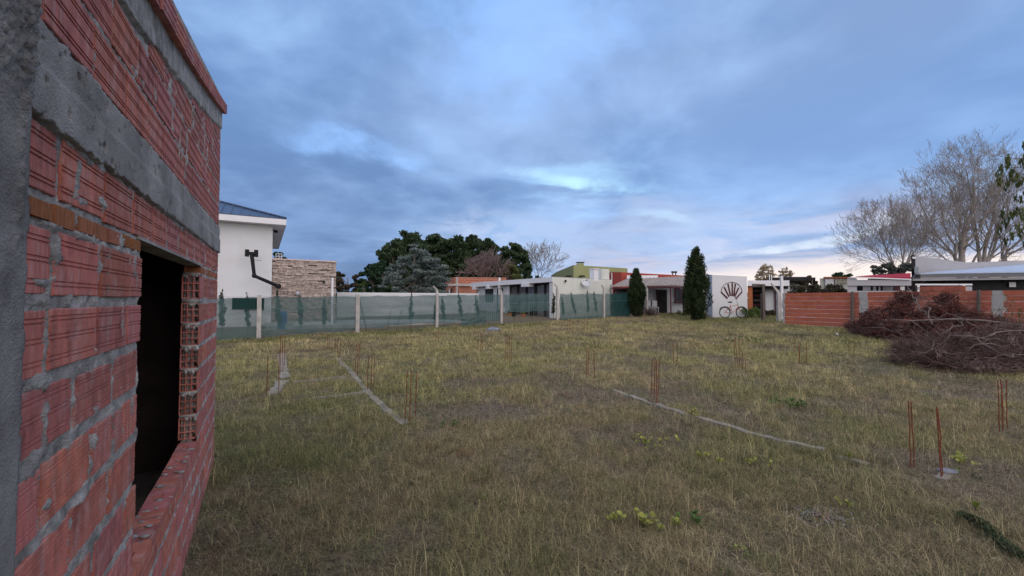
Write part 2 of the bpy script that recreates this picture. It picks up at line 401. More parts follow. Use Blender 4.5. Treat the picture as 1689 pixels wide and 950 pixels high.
def ribbed_brick():                      # unit length along x, .168 high, .11 deep, front at y=0 facing -y
    zs = [-.084]; prof = [(-.003, -.084)]
    for g in (-.060, -.048, -.002, .010, .050, .062):
        prof += [(-.003 if False else 0, g-.004), (.0034, g-.0025), (.0034, g+.0015), (0, g+.003)]
    prof = [(0.002, -.084), (0, -.081)]+prof[1:]+[(0, .081), (.002, .084)]
    prof = prof+[(.115, .084), (.115, -.084)]
    n = len(prof); vs = [(x, y, z) for x in (-.5, .5) for y, z in prof]
    fs = [(i, (i+1) % n, (i+1) % n+n, i+n) for i in range(n)]+[tuple(range(n))[::-1], tuple(range(n, 2*n))]
    me = bpy.data.meshes.new('brick'); me.from_pydata(vs, [], fs); me.materials.append(M_brick); me.update(); return me
rib = ribbed_brick()
mb = MB(); mb.add([(x, y, z) for z in (-.024, .024) for x, y in ((-.5, 0), (.5, 0), (.5, .115), (-.5, .115))], [(3, 2, 1, 0), (4, 5, 6, 7), (0, 1, 5, 4), (1, 2, 6, 5), (2, 3, 7, 6), (3, 0, 4, 7)])
sme = bpy.data.meshes.new('brick'); sme.from_pydata(mb.v, [], mb.f); sme.materials.append(M_brick2)
def place_brick(a, b, h0, h1, typ, parent, out=0.0):
    p0, p1 = W(a, (h0+h1)/2, out), W(b, (h0+h1)/2, out)
    up = (W(a, h1)-W(a, h0)).length
    x = (p1-p0).normalized(); y = -V.copy(); ysc = .075 if (typ == 0 and WIN[1]-.01 < a < WIN[1]+.01 and h1 < .2) else 1; z = x.cross(y).normalized()
    if z.z < 0: z = -z
    M3 = Matrix((x*(p1-p0).length, y*ysc, z*(up/(.168 if typ == 0 else .048)))).transposed().to_4x4()
    tilt = Matrix.Rotation(random.gauss(0, .004), 4, 'Y')
    M4 = Matrix.Translation((p0+p1)/2+y*random.uniform(-.0025, .003)) @ M3 @ Matrix.Identity(4)
    o = bpy.data.objects.new('brick', rib if typ == 0 else sme); col.objects.link(o); o.parent = parent
    o.matrix_basis = Matrix.Translation(-parent.location) @ M4
    if typ: o['label'] = 'small solid orange brick in the thin course'
    return o
for b in bricks: place_brick(*b, house)
BA = np.array([[b[0], b[1], b[2], b[3]] for b in bricks])

def heightfield(name, s0, s1, h0, h1, ds, fn, material, mask, label=None):
    ss_ = np.arange(s0, s1+1e-6, ds); hh = np.arange(h0, h1+1e-6, ds)
    S, H = np.meshgrid(ss_, hh); D = fn(S, H); K = mask(S, H)
    nx, ny = len(ss_), len(hh)
    Hm = np.where(H > 0, H*(1+KEN*(S-1.35))*.97, H)
    P = np.stack([U.x*S-V.x*(DW-D), U.y*S-V.y*(DW-D), EYE+Hm], -1).reshape(-1, 3)
    i = (np.arange(nx-1)[None, :]+np.arange(ny-1)[:, None]*nx).ravel()
    f = np.stack([i, i+1, i+1+nx, i+nx], 1); Kf = K.ravel(); f = f[Kf[f].all(1)]
    used = np.unique(f); re = -np.ones(len(P), int); re[used] = np.arange(len(used))
    o = npmesh(name, P[used], re[f], material, house, smooth=True)
    if label: o['label'] = label
    return o
# cheap tileable value noise in numpy
_g = rng.random((256, 256))
def vn(S, H, sc_, off=0):
    x = S*sc_+off; y = H*sc_+off*1.7; xi = np.floor(x).astype(int); yi = np.floor(y).astype(int); fx = x-xi; fy = y-yi
    fx = fx*fx*(3-2*fx); fy = fy*fy*(3-2*fy)
    a = _g[xi % 256, yi % 256]; b = _g[(xi+1) % 256, yi % 256]; c = _g[xi % 256, (yi+1) % 256]; d = _g[(xi+1) % 256, (yi+1) % 256]
    return a*(1-fx)*(1-fy)+b*fx*(1-fy)+c*(1-fx)*fy+d*fx*fy
def fbm(S, H, sc_, off=0, o=4):
    return sum(vn(S, H, sc_*2**k, off+k*13)*.5**k for k in range(o))/(2-2*.5**o)*1.0
def inside(S, H):
    D = np.full(S.shape, -1.0)
    for a, b, h0, h1 in BA:
        m = (S > a-.03) & (S < b+.03) & (H > h0-.03) & (H < h1+.03)
        if m.any():
            d = np.minimum(np.minimum(S[m]-a, b-S[m]), np.minimum(H[m]-h0, h1-H[m])); D[m] = np.maximum(D[m], d)
    return D
_r = random.Random(12)
blobs = [(_r.uniform(1.4, 2.3), _r.uniform(-1.6, .16), _r.uniform(.008, .02), _r.uniform(.04, .1)) for _ in range(14)]+[(_r.uniform(1.4, 2.3), _r.uniform(-1.6, .4), _r.uniform(.03, .10), _r.uniform(.008, .02)) for _ in range(16)]+[(_r.uniform(1.6, 5.5), _r.uniform(.7, 1.4), _r.uniform(.01, .04), _r.uniform(.05, .12)) for _ in range(18)]+[(1.62, .43, .2, .02), (1.62, .33, .035, .10), (1.75, .43, .2, .03), (1.50, .19, .12, .014), (1.72, .19, .16, .022), (1.95, .175, .2, .02), (1.50, .10, .03, .10),
         (1.42, -.19, .06, .02), (1.47, -.30, .022, .09), (1.40, -.375, .05, .04), (1.43, .0, .06, .015), (2.25, .14, .03, .10), (1.92, .10, .02, .09), (2.1, -.06, .02, .1), (2.05, .22, .1, .03),
         (2.9, 1.05, .05, .14), (3.5, .95, .04, .2), (4.4, 1.15, .05, .25), (2.3, .88, .3, .02), (3.3, .42, .4, .02), (4.2, .44, .4, .015), (1.7, .66, .2, .015)]
def mortar(S, H):
    ins = inside(S, H); n1 = fbm(S, H, 26, 3); n2 = fbm(S, H, 9, 11); n3 = fbm(S, H, 70, 5, 2)
    edge = .004+.014*(n2-.35)
    d = -.0055+.016*(n1-.5)+.007*(n3-.5)+.012*(n2-.45) - np.maximum(0, ins-np.maximum(edge*.6, .0005))*.9
    for cs, ch, rs, rh in blobs:
        q = ((S-cs)/rs)**2+((H-ch)/rh)**2
        m = np.clip(1.15-q*.8-(1-n1)*1.3-(1-n2)*.5+.35, 0, 1)
        d = np.maximum(d, np.where(q < 2.6, -.02+.0215*np.minimum(m*3, 1)+.009*(n1-.5)+.008*(n3-.5), -.05))
    ck = coping(S)-.145+.03*(fbm(S, H*0, 6, 40)-.5)+.02*(fbm(S, H*0, 25, 9)-.5)
    d = np.where(H > ck, np.maximum(d, .010+.008*(n2-.5)+.004*(n1-.5)), d)
    d = np.where((H < ck) & (H > ck-.012), np.minimum(d, -.01), d)
    return np.maximum(d, -.035)
def win_mask(S, H, e=0.0): return ~((S > WIN[0]+e) & (S < WIN[1]-e) & (H > WIN[2]+e) & (H < WIN[3]-.012))
heightfield('mortar', 1.30, 2.364, -2.0, .47, .0062, mortar, M_mortar, lambda S, H: win_mask(S, H))
heightfield('mortar', 2.364, S1, -2.0, .47, .0105, mortar, M_mortar, lambda S, H: win_mask(S, H))
heightfield('mortar', 1.24, 2.8, .62, 1.35, .007, mortar, M_mortar, lambda S, H: H < coping(S)+.02, 'rough cement under the coping and between the upper bricks')
heightfield('mortar', 2.8, S1, .62, 1.95, .0125, mortar, M_mortar, lambda S, H: H < coping(S)+.02, 'rough cement under the coping and between the upper bricks')
def beamf(S, H):
    n1 = fbm(S, H, 20, 7); n2 = fbm(S, H, 5, 70); n3 = fbm(S, H, 60, 2, 3)
    mid = .553+.006*(n2-.5)
    d = .006+.009/(1+np.exp((H-mid)/.003))+.006*(n2-.5)+.003*(n1-.5)+.003*(n3-.5)
    e = np.minimum(H-(.428+.03*(n1-.5)-.012*(n2-.4)), (.662+.03*(fbm(S, H, 12, 90)-.5))-H)
    pit = np.clip(fbm(S, H, 30, 55)-.68, 0, 1)*.12
    return np.where(e+.012*(n3-.5) < 0, -.03, d-pit)
heightfield('ring_beam', 1.10, 2.606, .40, .70, .006, beamf, M_conc, lambda S, H: H > 0)
heightfield('ring_beam', 2.60, S1+.004, .40, .70, .0105, beamf, M_conc, lambda S, H: H > 0)
def colf(S, H):
    n1 = fbm(S, H, 22, 17); n2 = fbm(S, H, 6, 30); n3 = fbm(S, H, 80, 22, 3)
    e = (S0-.032+.012*(n2-.5)+.006*(n1-.5))-S
    d = .013+.002*(n2-.5)+.0012*(n1-.5)+.0016*(n3-.5)-.02*np.clip(fbm(S, H, 45, 61)-.7, 0, 1)
    drip = np.clip(1-np.abs(S-1.262-.01*(n2-.5))/.028, 0, 1)*np.clip(n3*2-.7, 0, 1)*.008*(H > .1)
    top = np.clip((H-.40)/.1, 0, 1)*.012*np.clip(n3*1.6-.3, 0, 1)
    return np.where(e < 0, -.03, d+drip+top)
heightfield('corner_column', 1.12, 1.36, -2.0, 1.3, .006, colf, M_colc, lambda S, H: S > 0)
# wall body behind the face, with the window hole, and the other three walls, floor and roof
def wallpiece(m, s0, s1, h0, h1, d0=-.110, d1=-.036):
    p = [W(s0, h0[0] if isinstance(h0, tuple) else h0, d0), W(s1, h0[1] if isinstance(h0, tuple) else h0, d0), W(s1, h1[1] if isinstance(h1, tuple) else h1, d0), W(s0, h1[0] if isinstance(h1, tuple) else h1, d0)]
    m.slab(p, V*(d1-d0))
m = MB()
wallpiece(m, 1.125, WIN[0]-.02, -2.1, .30); wallpiece(m, WIN[1]+.02, S1-.02, -2.1, .30); wallpiece(m, WIN[0]-.02, WIN[1]+.02, -2.1, WIN[2]-.03)
wallpiece(m, 1.125, S1-.02, .29, (coping(1.125)-.01, coping(S1)-.01))
m.build('wall_core', M_mortar, house)
m = MB()
def hp(s, w, h): return U*s-V*(DW+w)+Z*(EYE+h)
topz = lambda s: (W(s, coping(s)).z-EYE)
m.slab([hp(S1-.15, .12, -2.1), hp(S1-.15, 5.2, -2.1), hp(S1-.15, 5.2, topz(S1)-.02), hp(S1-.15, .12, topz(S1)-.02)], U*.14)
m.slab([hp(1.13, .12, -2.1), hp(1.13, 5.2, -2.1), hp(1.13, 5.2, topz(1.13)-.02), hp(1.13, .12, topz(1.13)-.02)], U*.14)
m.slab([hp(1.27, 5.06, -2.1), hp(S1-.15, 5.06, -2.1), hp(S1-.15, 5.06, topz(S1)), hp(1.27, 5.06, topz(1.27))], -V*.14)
def bw_sub(N, L, vec, out, mixc, mr, noise):
    bt = N.new('ShaderNodeTexBrick'); bt.inputs['Scale'].default_value = 1; bt.inputs['Brick Width'].default_value = .345; bt.inputs['Row Height'].default_value = .19; bt.inputs['Mortar Size'].default_value = .012
    sp = N.new('ShaderNodeSeparateXYZ'); L.new(vec, sp.inputs[0]); cb = N.new('ShaderNodeCombineXYZ')
    a = N.new('ShaderNodeMath'); a.operation = 'ADD'; L.new(sp.outputs[0], a.inputs[0]); L.new(sp.outputs[1], a.inputs[1]); L.new(a.outputs[0], cb.inputs[0]); L.new(sp.outputs[2], cb.inputs[1]); L.new(cb.outputs[0], bt.inputs['Vector'])
    bt.inputs['Color1'].default_value = (.24, .06, .045, 1); bt.inputs['Color2'].default_value = (.20, .05, .04, 1); bt.inputs['Mortar'].default_value = (.2, .2, .2, 1)
    return bt.outputs[0]
M_bw0 = mat('plain_brick_walling', (.2, .06, .05), .9, .2, 3, .3, 40, sub=bw_sub)
m.build('rear_wall', mat('shade_toned_inner_wall', (.09, .07, .062), .95, .3, 3, .4, 30), house)  # inner walls coloured dark to stand in for the room's shade
m = MB(); m.slab([hp(1.14, .125, topz(1.13)-.30), hp(S1-.02, .125, topz(S1)-.32), hp(S1-.02, 5.1, topz(S1)-.32), hp(1.14, 5.1, topz(1.13)-.30)], Z*.12); m.build('roof', M_conc, house)
m = MB(); m.slab([hp(1.2, .13, -1.9), hp(S1-.1, .13, -1.9), hp(S1-.1, 5.1, -1.9), hp(1.2, 5.1, -1.9)], Z*.1); m.build('floor_slab', M_conc, house)
# lintel
m = MB(); p = [W(WIN[0]-.06, .249, -.108), W(WIN[1]+.02, .249, -.108), W(WIN[1]+.02, .249, .003), W(WIN[0]-.06, .249, .003)]; m.slab(p, Z*.014); m.build('lintel', M_conc, house)
# hollow bricks closing the far jamb: each shows its open cells
def jamb_brick():
    m = MB(); w, h, t = .120, .168, .0085; L_ = .20
    def rbox(y0, y1, z0, z1, x0, x1): m.add([(x, y, z) for z in (z0, z1) for x, y in ((x0, y0), (x1, y0), (x1, y1), (x0, y1))], [(3, 2, 1, 0), (4, 5, 6, 7), (0, 1, 5, 4), (1, 2, 6, 5), (2, 3, 7, 6), (3, 0, 4, 7)])
    for i in range(1, 4):
        y = i*(w-t)/3; rbox(y, y+t, 0, h, 0, L_)
    for j in range(4):
        z = j*(h-t)/3
        for i in range(3): y = i*(w-t)/3+t; rbox(y, y+(w-t)/3-t, z, z+t, 0.001, L_)
    rbox(.002, w-.002, .002, h-.002, L_-.05, L_-.02)
    me = bpy.data.meshes.new('hollow_brick'); me.from_pydata(m.v, [], m.f); me.materials.append(M_brick); return me
jme = jamb_brick()
for b in bricks: pass
jc = [(.018, .182)]+[(hs[i+1]+.012, hs[i]-.012) for i in range(6)]
for (h0, h1) in jc:
    o = bpy.data.objects.new('hollow_brick', jme); col.objects.link(o); o.parent = house
    base = W(WIN[1]-.012, h0, -.004)
    M3 = Matrix((U, -V, Z*((W(WIN[1], h1)-W(WIN[1], h0)).length/.168))).transposed().to_4x4()
    o.matrix_basis = Matrix.Translation(base-house.location) @ M3
m = MB()
for k, (h0, h1) in enumerate(jc):        # mortar beds and squeezed lumps between the jamb bricks
    z0 = W(WIN[1], h1).z; z1 = W(WIN[1], jc[k-1][0]).z if k else W(WIN[1], .20).z
    c = hp(WIN[1]+.09, .062, 0); c.z = z0; m.box(c, .205, .118, z1-z0, U, V)
    for q in range(7):
        c = hp(WIN[1]-.008, random.uniform(.012, .11), 0); c.z = z0+random.uniform(-.02, .004); m.sphere(c, random.uniform(.008, .02), 7, 5, (.7, .9, .9))
m.build('bed_mortar', M_mortar, house, True)
# sill bricks laid on the bottom of the opening, cells up
s = WIN[0]+.01; k = 0
while s < WIN[1]-.05:
    b = min(s+.325, WIN[1]-.01); m = MB()
    dz = random.uniform(-.004, .004)
    t0, t1 = WIN[2]-.028+dz, WIN[2]+dz
    wid = .118
    def seg(a0, a1, w0, w1):
        m.slab([hp(a0, w0, t0), hp(a1, w0, t0), hp(a1, w1, t0), hp(a0, w1, t0)], Z*(t1-t0))
    hc = (s+b)/2+random.uniform(-.03, .03); r = .045
    seg(s, hc-r, -.002, wid); seg(hc+r, b, -.002, wid); seg(hc-r, hc+r, -.002, .04); seg(hc-r, hc+r, .085, wid)
    m.build('sill_brick', M_brick, house); s = b+.012
m = MB()
for q in range(34):
    c = hp(random.uniform(WIN[0], WIN[1]), random.uniform(.0, .115), WIN[2]+.001); m.sphere(c, random.uniform(.006, .022), 7, 4, (1.4, 1, .35))
m.slab([hp(WIN[0], .003, WIN[2]-.05), hp(WIN[1], .003, WIN[2]-.05), hp(WIN[1], .115, WIN[2]-.05), hp(WIN[0], .115, WIN[2]-.05)], Z*.038)
m.build('sill_mortar', M_mortar, house, True)
# coping: bricks laid flat over the sloping wall head
s = 1.0; k = 0
copme = []
while s < S1+.1:
    b = min(s+.33, S1+.12)
    m = MB()
    z0, z1 = topz(s)+.0, topz(b)+.0; th = .112
    j = random.uniform(-.004, .004)
    for (wa, wb) in ((-.045+j, .15),):
        p = [hp(s, wb, z0), hp(b, wb, z1), hp(b, wa, z1), hp(s, wa, z0)]; m.slab(p, Z*th)
    for r_ in range(3): m.slab([hp(s+.004, wa+.001, z0+.02+.035*r_), hp(b-.004, wa+.001, z1+.02+.035*r_), hp(b-.004, wa-.0025, z1+.02+.035*r_), hp(s+.004, wa-.0025, z0+.02+.035*r_)], Z*.018)
    m.build('coping_brick', M_brick, house); s = b+.012
m = MB()
m.slab([hp(1.0, .148, topz(1.0)+.003), hp(S1+.1, .148, topz(S1+.1)+.003), hp(S1+.1, -.036, topz(S1+.1)+.003), hp(1.0, -.036, topz(1.0)+.003)], Z*.1); m.build('coping_mortar', M_mortar, house)

# ------------------------------------------------------------------ foliage tools
def leaves(centres, radii, n, size, asp=1.0, droop=0.0, seed=0, shade_pow=1.0, up=0.0):
    """n leaf quads (as two-triangle diamonds) scattered in the outer part of ellipsoidal clumps"""
    r = np.random.default_rng(seed); centres = np.array(centres, float); radii = np.array(radii, float)
    if radii.ndim == 1: radii = np.stack([radii]*3, 1)
    w = radii.prod(1)**(2/3); w = w/w.sum(); idx = r.choice(len(centres), n, p=w)
    d = r.normal(size=(n, 3)); d /= np.linalg.norm(d, axis=1)[:, None]
    rad = r.random(n)**.45
    P = centres[idx]+d*radii[idx]*rad[:, None]
    a = r.normal(size=(n, 3)); a[:, 2] -= droop*2; a += d*up*2; a[:, 2] += up; a /= np.linalg.norm(a, axis=1)[:, None]
    b = r.normal(size=(n, 3)); b -= a*(a*b).sum(1)[:, None]; b /= np.linalg.norm(b, axis=1)[:, None]
    s = size*(.6+.8*r.random(n)); l = (s*asp)[:, None]*a; wv = s[:, None]*b*.5
    Vt = np.stack([P-l*.5, P+wv, P+l*.5, P-wv], 1).reshape(-1, 3)
    Fc = np.arange(4*n).reshape(-1, 4)
    ci = r.random(len(centres))
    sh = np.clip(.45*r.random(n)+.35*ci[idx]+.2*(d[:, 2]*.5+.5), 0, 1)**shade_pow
    return Vt, Fc, np.repeat(sh, 4)
def leafobj(name, cs, rs, n, size, m_, parent=None, **k):
    v, f, s = leaves(cs, rs, n, size, **k); return npmesh(name, v, f, m_, parent, attr=s)

def branch(mb_, tips, p, d, L_, r, depth, seedr, spread=.5, n=3, curve=.15, upb=.15, minr=.008, sides=None, ratio=.72, kids=(2, 3), taper=.6):
    pts = [p]; rs = [r]; q = p.copy(); dd = d.copy()
    seg = 3 if depth > 1 else 2
    for i in range(seg):
        dd = (dd+Vector((seedr.gauss(0, curve), seedr.gauss(0, curve), seedr.gauss(0, curve)+upb*.3))).normalized()
        q = q+dd*L_/seg; pts.append(q.copy()); rs.append(max(minr, r*(1-(1-taper)*(i+1)/seg)))
    mb_.tube(pts, rs, sides or (6 if r > .08 else 4 if r > .03 else 3), cap=False)
    if depth <= 0: tips.append(q.copy()); return
    for k in range(seedr.randint(*kids)+0):
        o = dd.orthogonal().normalized(); o.rotate(Matrix.Rotation(seedr.uniform(0, 6.28), 3, dd))
        nd = (dd+o*seedr.uniform(.35, 1)*spread*1.6+Vector((0, 0, upb))).normalized()
        branch(mb_, tips, q, nd, L_*ratio*seedr.uniform(.75, 1.2), max(minr, rs[-1]*seedr.uniform(.6, .85)), depth-1, seedr, spread, n, curve, upb, minr, sides, ratio, kids, taper)
    # side shoots
    for i in range(1, seg):
        if seedr.random() < .75:
            o = dd.orthogonal().normalized(); o.rotate(Matrix.Rotation(seedr.uniform(0, 6.28), 3, dd))
            nd = (dd*.7+o*spread*1.4+Vector((0, 0, upb))).normalized()
            branch(mb_, tips, pts[i], nd, L_*ratio*seedr.uniform(.5, .9), max(minr, rs[i]*.45), max(0, depth-2), seedr, spread, n, curve, upb, minr, sides, ratio, kids, taper)

# ------------------------------------------------------------------ mesh fence at the back of the lot
Pf = Vector((-10.12, 17.0, 0))
def fp(t, h=0.0, d=0.0):
    p = Pf+V*t+U*d; p.z = ground(p.x, p.y)+h; return p
def tpx(px, d=0.0):                      # distance along the fence line for a picture column
    k = (px-CX)/F; q = Pf+U*d; return (q.x-k*q.y)/(k*V.y-V.x)
ztop = lambda t: EYE+ (lambda p: (HY-np.interp(t, [tpx(365), tpx(720), tpx(1037)], [490.5, 486.5, 483.5]))/F*p.y)(Pf+V*t)
fence = thing('mesh_fence', 'green shade cloth fence on concrete posts along the back of the lot', 'fence', tuple(fp(9)))
def post(px, kind, top, lab=None):
    t = tpx(px); p = fp(t); m = MB(); zt = EYE+(HY-top)/F*p.y
    if kind == 'bent':
        w = .11; m.box(p-Z*.1, w, w, zt-p.z-.16, V, U)
        a = p.copy(); a.z = zt-.26; m.tube([a, a+Z*.06, a+Z*.26-V*.20], [.062, .062, .045], 4)
    else:
        w = .155; m.box(p-Z*.1, w, w, zt-p.z+.1, V, U)
    o = m.build('post', M_concl, fence)
    if lab: o['label'] = lab
for px, k, top in ((428, 's', 486.5), (590, 's', 485.5), (721, 'bent', 472), (827, 'bent', 474), (919, 'bent', 468.5), (996, 'bent', 470.5), (1067, 'bent', 470)): post(px, k, top)
post(250, 's', 488)
def cloth(x0, x1, topo, bot, name='shade_cloth', mt=None, lab=None, d=.09, seed=0, topf=None):
    t0, t1 = tpx(x0), tpx(x1); n = max(6, int((t1-t0)/.08)); r = random.Random(seed+int(x0)); m = MB(); nv = 12
    ph = r.random()*9
    for i in range(n+1):
        t = t0+(t1-t0)*i/n; g = fp(t, 0, d); zt = ztop(t)+topo
        sag = .03*abs(math.sin(t*1.3+ph))+.008*math.sin(t*9)
        zb = g.z+bot(i/n)+.02*math.sin(t*5+ph)+.015*r.random() if callable(bot) else g.z+bot+.02*math.sin(t*5+ph)
        if topf: zt = g.z+topf
        for j in range(nv+1):
            z = zt-sag+(zb-zt+sag)*j/nv
            p = fp(t, 0, d); p += U*(.025*math.sin(t*4.1+ph+j*.2)+.018*math.sin(t*11+j*.7+ph)+.02*math.sin(j*.9+t*.7)); m.v.append((p.x, p.y, z))
    for i in range(n):
        for j in range(nv): a = i*(nv+1)+j; m.f.append((a, a+nv+1, a+nv+2, a+1))
    o = m.build(name, mt or M_cloth, fence, True)
    if lab: o['label'] = lab
cloth(250, 428, 0, .03); cloth(428, 590, 0, lambda f: .03+.05*f); cloth(590, 721, 0, lambda f: .16+.10*f); cloth(721, 780, 0, lambda f: .2+.05*f); cloth(780, 826, 0, lambda f: .18)
cloth(762, 803, 0, lambda f: -.02+.0*f, topf=.42, d=.05, lab='loose flap of shade cloth hanging to the grass')
cloth(833, 908, 0, lambda f: .62, lab='short shade cloth covering only the upper half'); cloth(925, 996, 0, .03); cloth(996, 1009, 0, .03); cloth(1008, 1040, 0, .03, mt=M_cloth2, lab='doubled darker green shade cloth')
cloth(384, 437, -.0, lambda f: .0, mt=M_cloth, d=.02, topf=None) if False else None
t0, t1 = tpx(383), tpx(436); m = MB(); pa, pb = fp(t0, 0, .03), fp(t1, 0, .03); m.slab([Vector((pa.x, pa.y, EYE-.33)), Vector((pb.x, pb.y, EYE-.36)), Vector((pb.x, pb.y, EYE+.12)), Vector((pa.x, pa.y, EYE+.13))], U*.004)
m.build('cloth_patch', M_cloth2, fence, label='dark square patch sewn on the shade cloth')
m = MB()
for h in (.0, -.5):
    prev = None; ptsw = [Vector((*(fp(t, 0, -.0))[:2], ztop(t)+h+.02)) for t in np.arange(tpx(250), tpx(1060), 1.2)]
    m.tube(ptsw, .006, 3)
m.build('wire', M_steel, fence)
m = MB()                                 # thin wire mesh seen in the gaps
for t in np.arange(tpx(780), tpx(925), .12):
    g = fp(t, 0, 0); m.tube([g+Z*.02, Vector((g.x, g.y, ztop(t)))], .0025, 3, False)
o = m.build('wire_mesh', M_steel, fence); o['kind'] = 'stuff'

# young cypresses behind the fence
sap = [(367, 476, 'leafy young cypress against the brick house corner', 1.0, 0), (410, 482, 'thin young cypress behind the dark cloth patch', .7, .02), (461, 474, 'young cypress below the end of the black flue pipe', 1.0, .03),
       (497, 487, 'young cypress right of the white box', .9, .02), (535, 491, 'dense short cypress left of the white standpipe', .85, 0), (678, 482, 'young cypress midway between the second square post and the first bent post', .85, .0),
       (716, 487, 'young cypress touching the left side of the first bent post', .8, -.06), (733, 489, 'young cypress just right of the first bent post', .9, .04), (763, 481, 'leaning young cypress left of the white house corner', .9, .08),
       (791, 486, 'young cypress in front of the white house window wall', .9, .08), (848, 489, 'young cypress in front of the glass doors, left one', 1.0, .0), (877, 490, 'blurry young cypress in front of the glass doors, right one', .9, .0),
       (913, 483, 'young cypress in the uncovered gap by the white house corner', .9, .0), (930, 488, 'thin cypress right of the bent post at the white house corner', .7, .06), (951, 482, 'leaning cypress below the satellite dish', .7, .16),
       (970, 479, 'upright thin cypress below the small white chimney', .6, .02), (986, 481, 'leaning cypress left of the last cloth post', .6, .12)]
for i, (px, top, lab, wd, lean) in enumerate(sap):
    t = tpx(px, .55); p = Pf+U*.55+V*t; p.z = ground(p.x, p.y); H = EYE+(HY-top)/F*p.y-p.z
    th = thing('young_cypress', lab, 'young tree', tuple(p), 'young cypresses planted behind the fence')
    r = random.Random(i); m = MB()
    tip = p+Z*H+V*(lean*-3.0); m.tube([p, p.lerp(tip, .5)+V*.02, tip], [.018, .012, .006], 5); m.build('trunk', M_bark, th)
    cs = []; rs = []
    for k in range(12):
        f = .30+.66*k/11; q = p.lerp(tip, f)+Vector((r.gauss(0, .02), r.gauss(0, .02), 0)); w_ = wd*.115*math.sin(min(1, (1.02-f)*2.2)*1.45)*(.7+.6*r.random()); cs.append(q); rs.append((w_, w_, .10))
    leafobj('crown', cs, rs, 900, .035, L_cyp, th, asp=2.4, up=.8, seed=i)
# a leaning stake
for px, lab, dx in ((606, 'thin dark stake leaning behind the cloth right of the second square post', -.35), (640, 'thin bare stick behind the cloth in the middle of its bay', .12), (653, 'second thin bare stick leaning right behind the cloth', .3)):
    t = tpx(px, .3); p = Pf+U*.3+V*t; p.z = ground(p.x, p.y); m = MB(); m.tube([p, p+Z*(1.5 if px == 606 else .95)+V*dx], .02 if px == 606 else .012, 5)
    tag(m.build('garden_stake', M_wood), lab, 'stake')

# things just behind the fence on the left
q = fp(tpx(466, .9), 0, .9); m = MB(); th = thing('blue_barrel', 'tall blue plastic barrel behind the green cloth', 'barrel', tuple(q))
zb = EYE+(HY-513)/F*q.y
m.tube([q, q+Z*.05, q+Z*(zb-q.z-.06), q+Z*(zb-q.z)], [.17, .185, .185, .15], 16); m.build('drum', M_blue, th, True)
m = MB(); m.tube([q+Z*.35, q+Z*.38], [.19, .19], 16); m.tube([q+Z*.75, q+Z*.78], [.19, .19], 16); m.build('hoop', M_blue, th)
q = fp(tpx(478, .9), 0, .9); m = MB(); m.box(q, .34, .3, .50, V, U); o = m.build('white_crate', M_whitep); tag(o, 'white box on the ground right of the blue barrel', 'box')
m = MB(); m.prism([tuple((fp(tpx(431, .45), 0, .45))[:2]), tuple((fp(tpx(588, .45), 0, .45))[:2]), tuple((fp(tpx(588, .9), 0, .8))[:2]), tuple((fp(tpx(431, .9), 0, .8))[:2])], ground(-8, 18)-.2, ground(-8, 18)+.24)
o = m.build('pool_edge', mat('pink_stone_edging', (.55, .40, .36), .8, .35, 6)); tag(o, 'pink and white stone edging strip on the ground behind the cloth', 'edging')
# terrace and pool beyond
m = MB(); a, b = fp(tpx(440, 2.4), 0, 2.4), fp(tpx(770, 2.4), 0, 2.4); c, d = b+U*5, a+U*5
m.prism([tuple(x[:2]) for x in (a, b, c, d)], 0, .72); tag(m.build('terrace', mat('terrace_paving', (.42, .40, .38), .8, .15, 1)), kind='structure')
m = MB(); m.prism([tuple(x[:2]) for x in (a+V*3+U*1, b-V*2+U*1, b-V*2+U*4, a+V*3+U*4)], .5, .735); tag(m.build('pool_water', mat('pool_water', (.10, .22, .25), .1, .1, 1, spec=.6)), kind='structure')
def box_px(name, x0, x1, ytop, Y, depth, material, z0=None, parent=None, ax=None, ybot=None, label=None):
    p0, p1 = at(x0, ytop, Y), at(x1, ytop, Y); z0 = (at(x0, ybot, Y).z if ybot is not None else (ground(p0.x, Y)-.3 if z0 is None else z0))
    m = MB(); ka, kb = max(0, p0.x/Y)*depth*1.04, min(0, p1.x/Y)*depth*1.04; m.prism([(p0.x, Y), (p1.x, Y), (p1.x+max(kb, ka if ka else kb), Y+depth), (p0.x+(ka if ka else kb), Y+depth)], z0, p0.z); return m.build(name, material, parent, label=label)

# ------------------------------------------------------------------ two-storey white house
C0 = Vector((-13.03, 23.0, 0)); whs = thing('two_storey_white_house', 'tall white rendered house with dark blue hipped metal roof', 'house', tuple(C0))
zE = EYE+4.12
m = MB(); pts = [C0, C0+U*11, C0+U*11-V*9, C0-V*9]; m.prism([tuple(p[:2]) for p in pts], 0, zE); m.build('wall', M_white, whs)
ov = .6; E0 = C0-U*ov+V*ov; ew = 9+2*ov; ed = 11+2*ov
ept = [E0, E0+U*ed, E0+U*ed-V*ew, E0-V*ew]
m = MB(); m.prism([tuple(p[:2]) for p in ept], zE+.002, zE+.06); m.build('soffit', M_whitep, whs)
m = MB()
for a, b in ((ept[0], ept[1]), (ept[0], ept[3]), (ept[1], ept[2]), (ept[2], ept[3])):
    dd = (b-a).normalized(); nrm = Vector((dd.y, -dd.x, 0)); mid = (a+b)/2
    if (mid-(C0+U*5.5-V*4.5)).dot(nrm) < 0: nrm = -nrm
    m.box(Vector((mid.x, mid.y, zE-.01))+nrm*.012, (b-a).length+.02, .03, .30, dd)
m.build('fascia', M_whitep, whs)
zr = zE+.30; hk = ew/2; sl = .37
r0 = E0-V*hk+U*hk; r1 = E0-V*hk+U*(ed-hk); top = zr+sl*hk
vz = lambda p, z: Vector((p.x, p.y, z))
e = [vz(p, zr) for p in ept]; a, b = vz(r0, top), vz(r1, top)
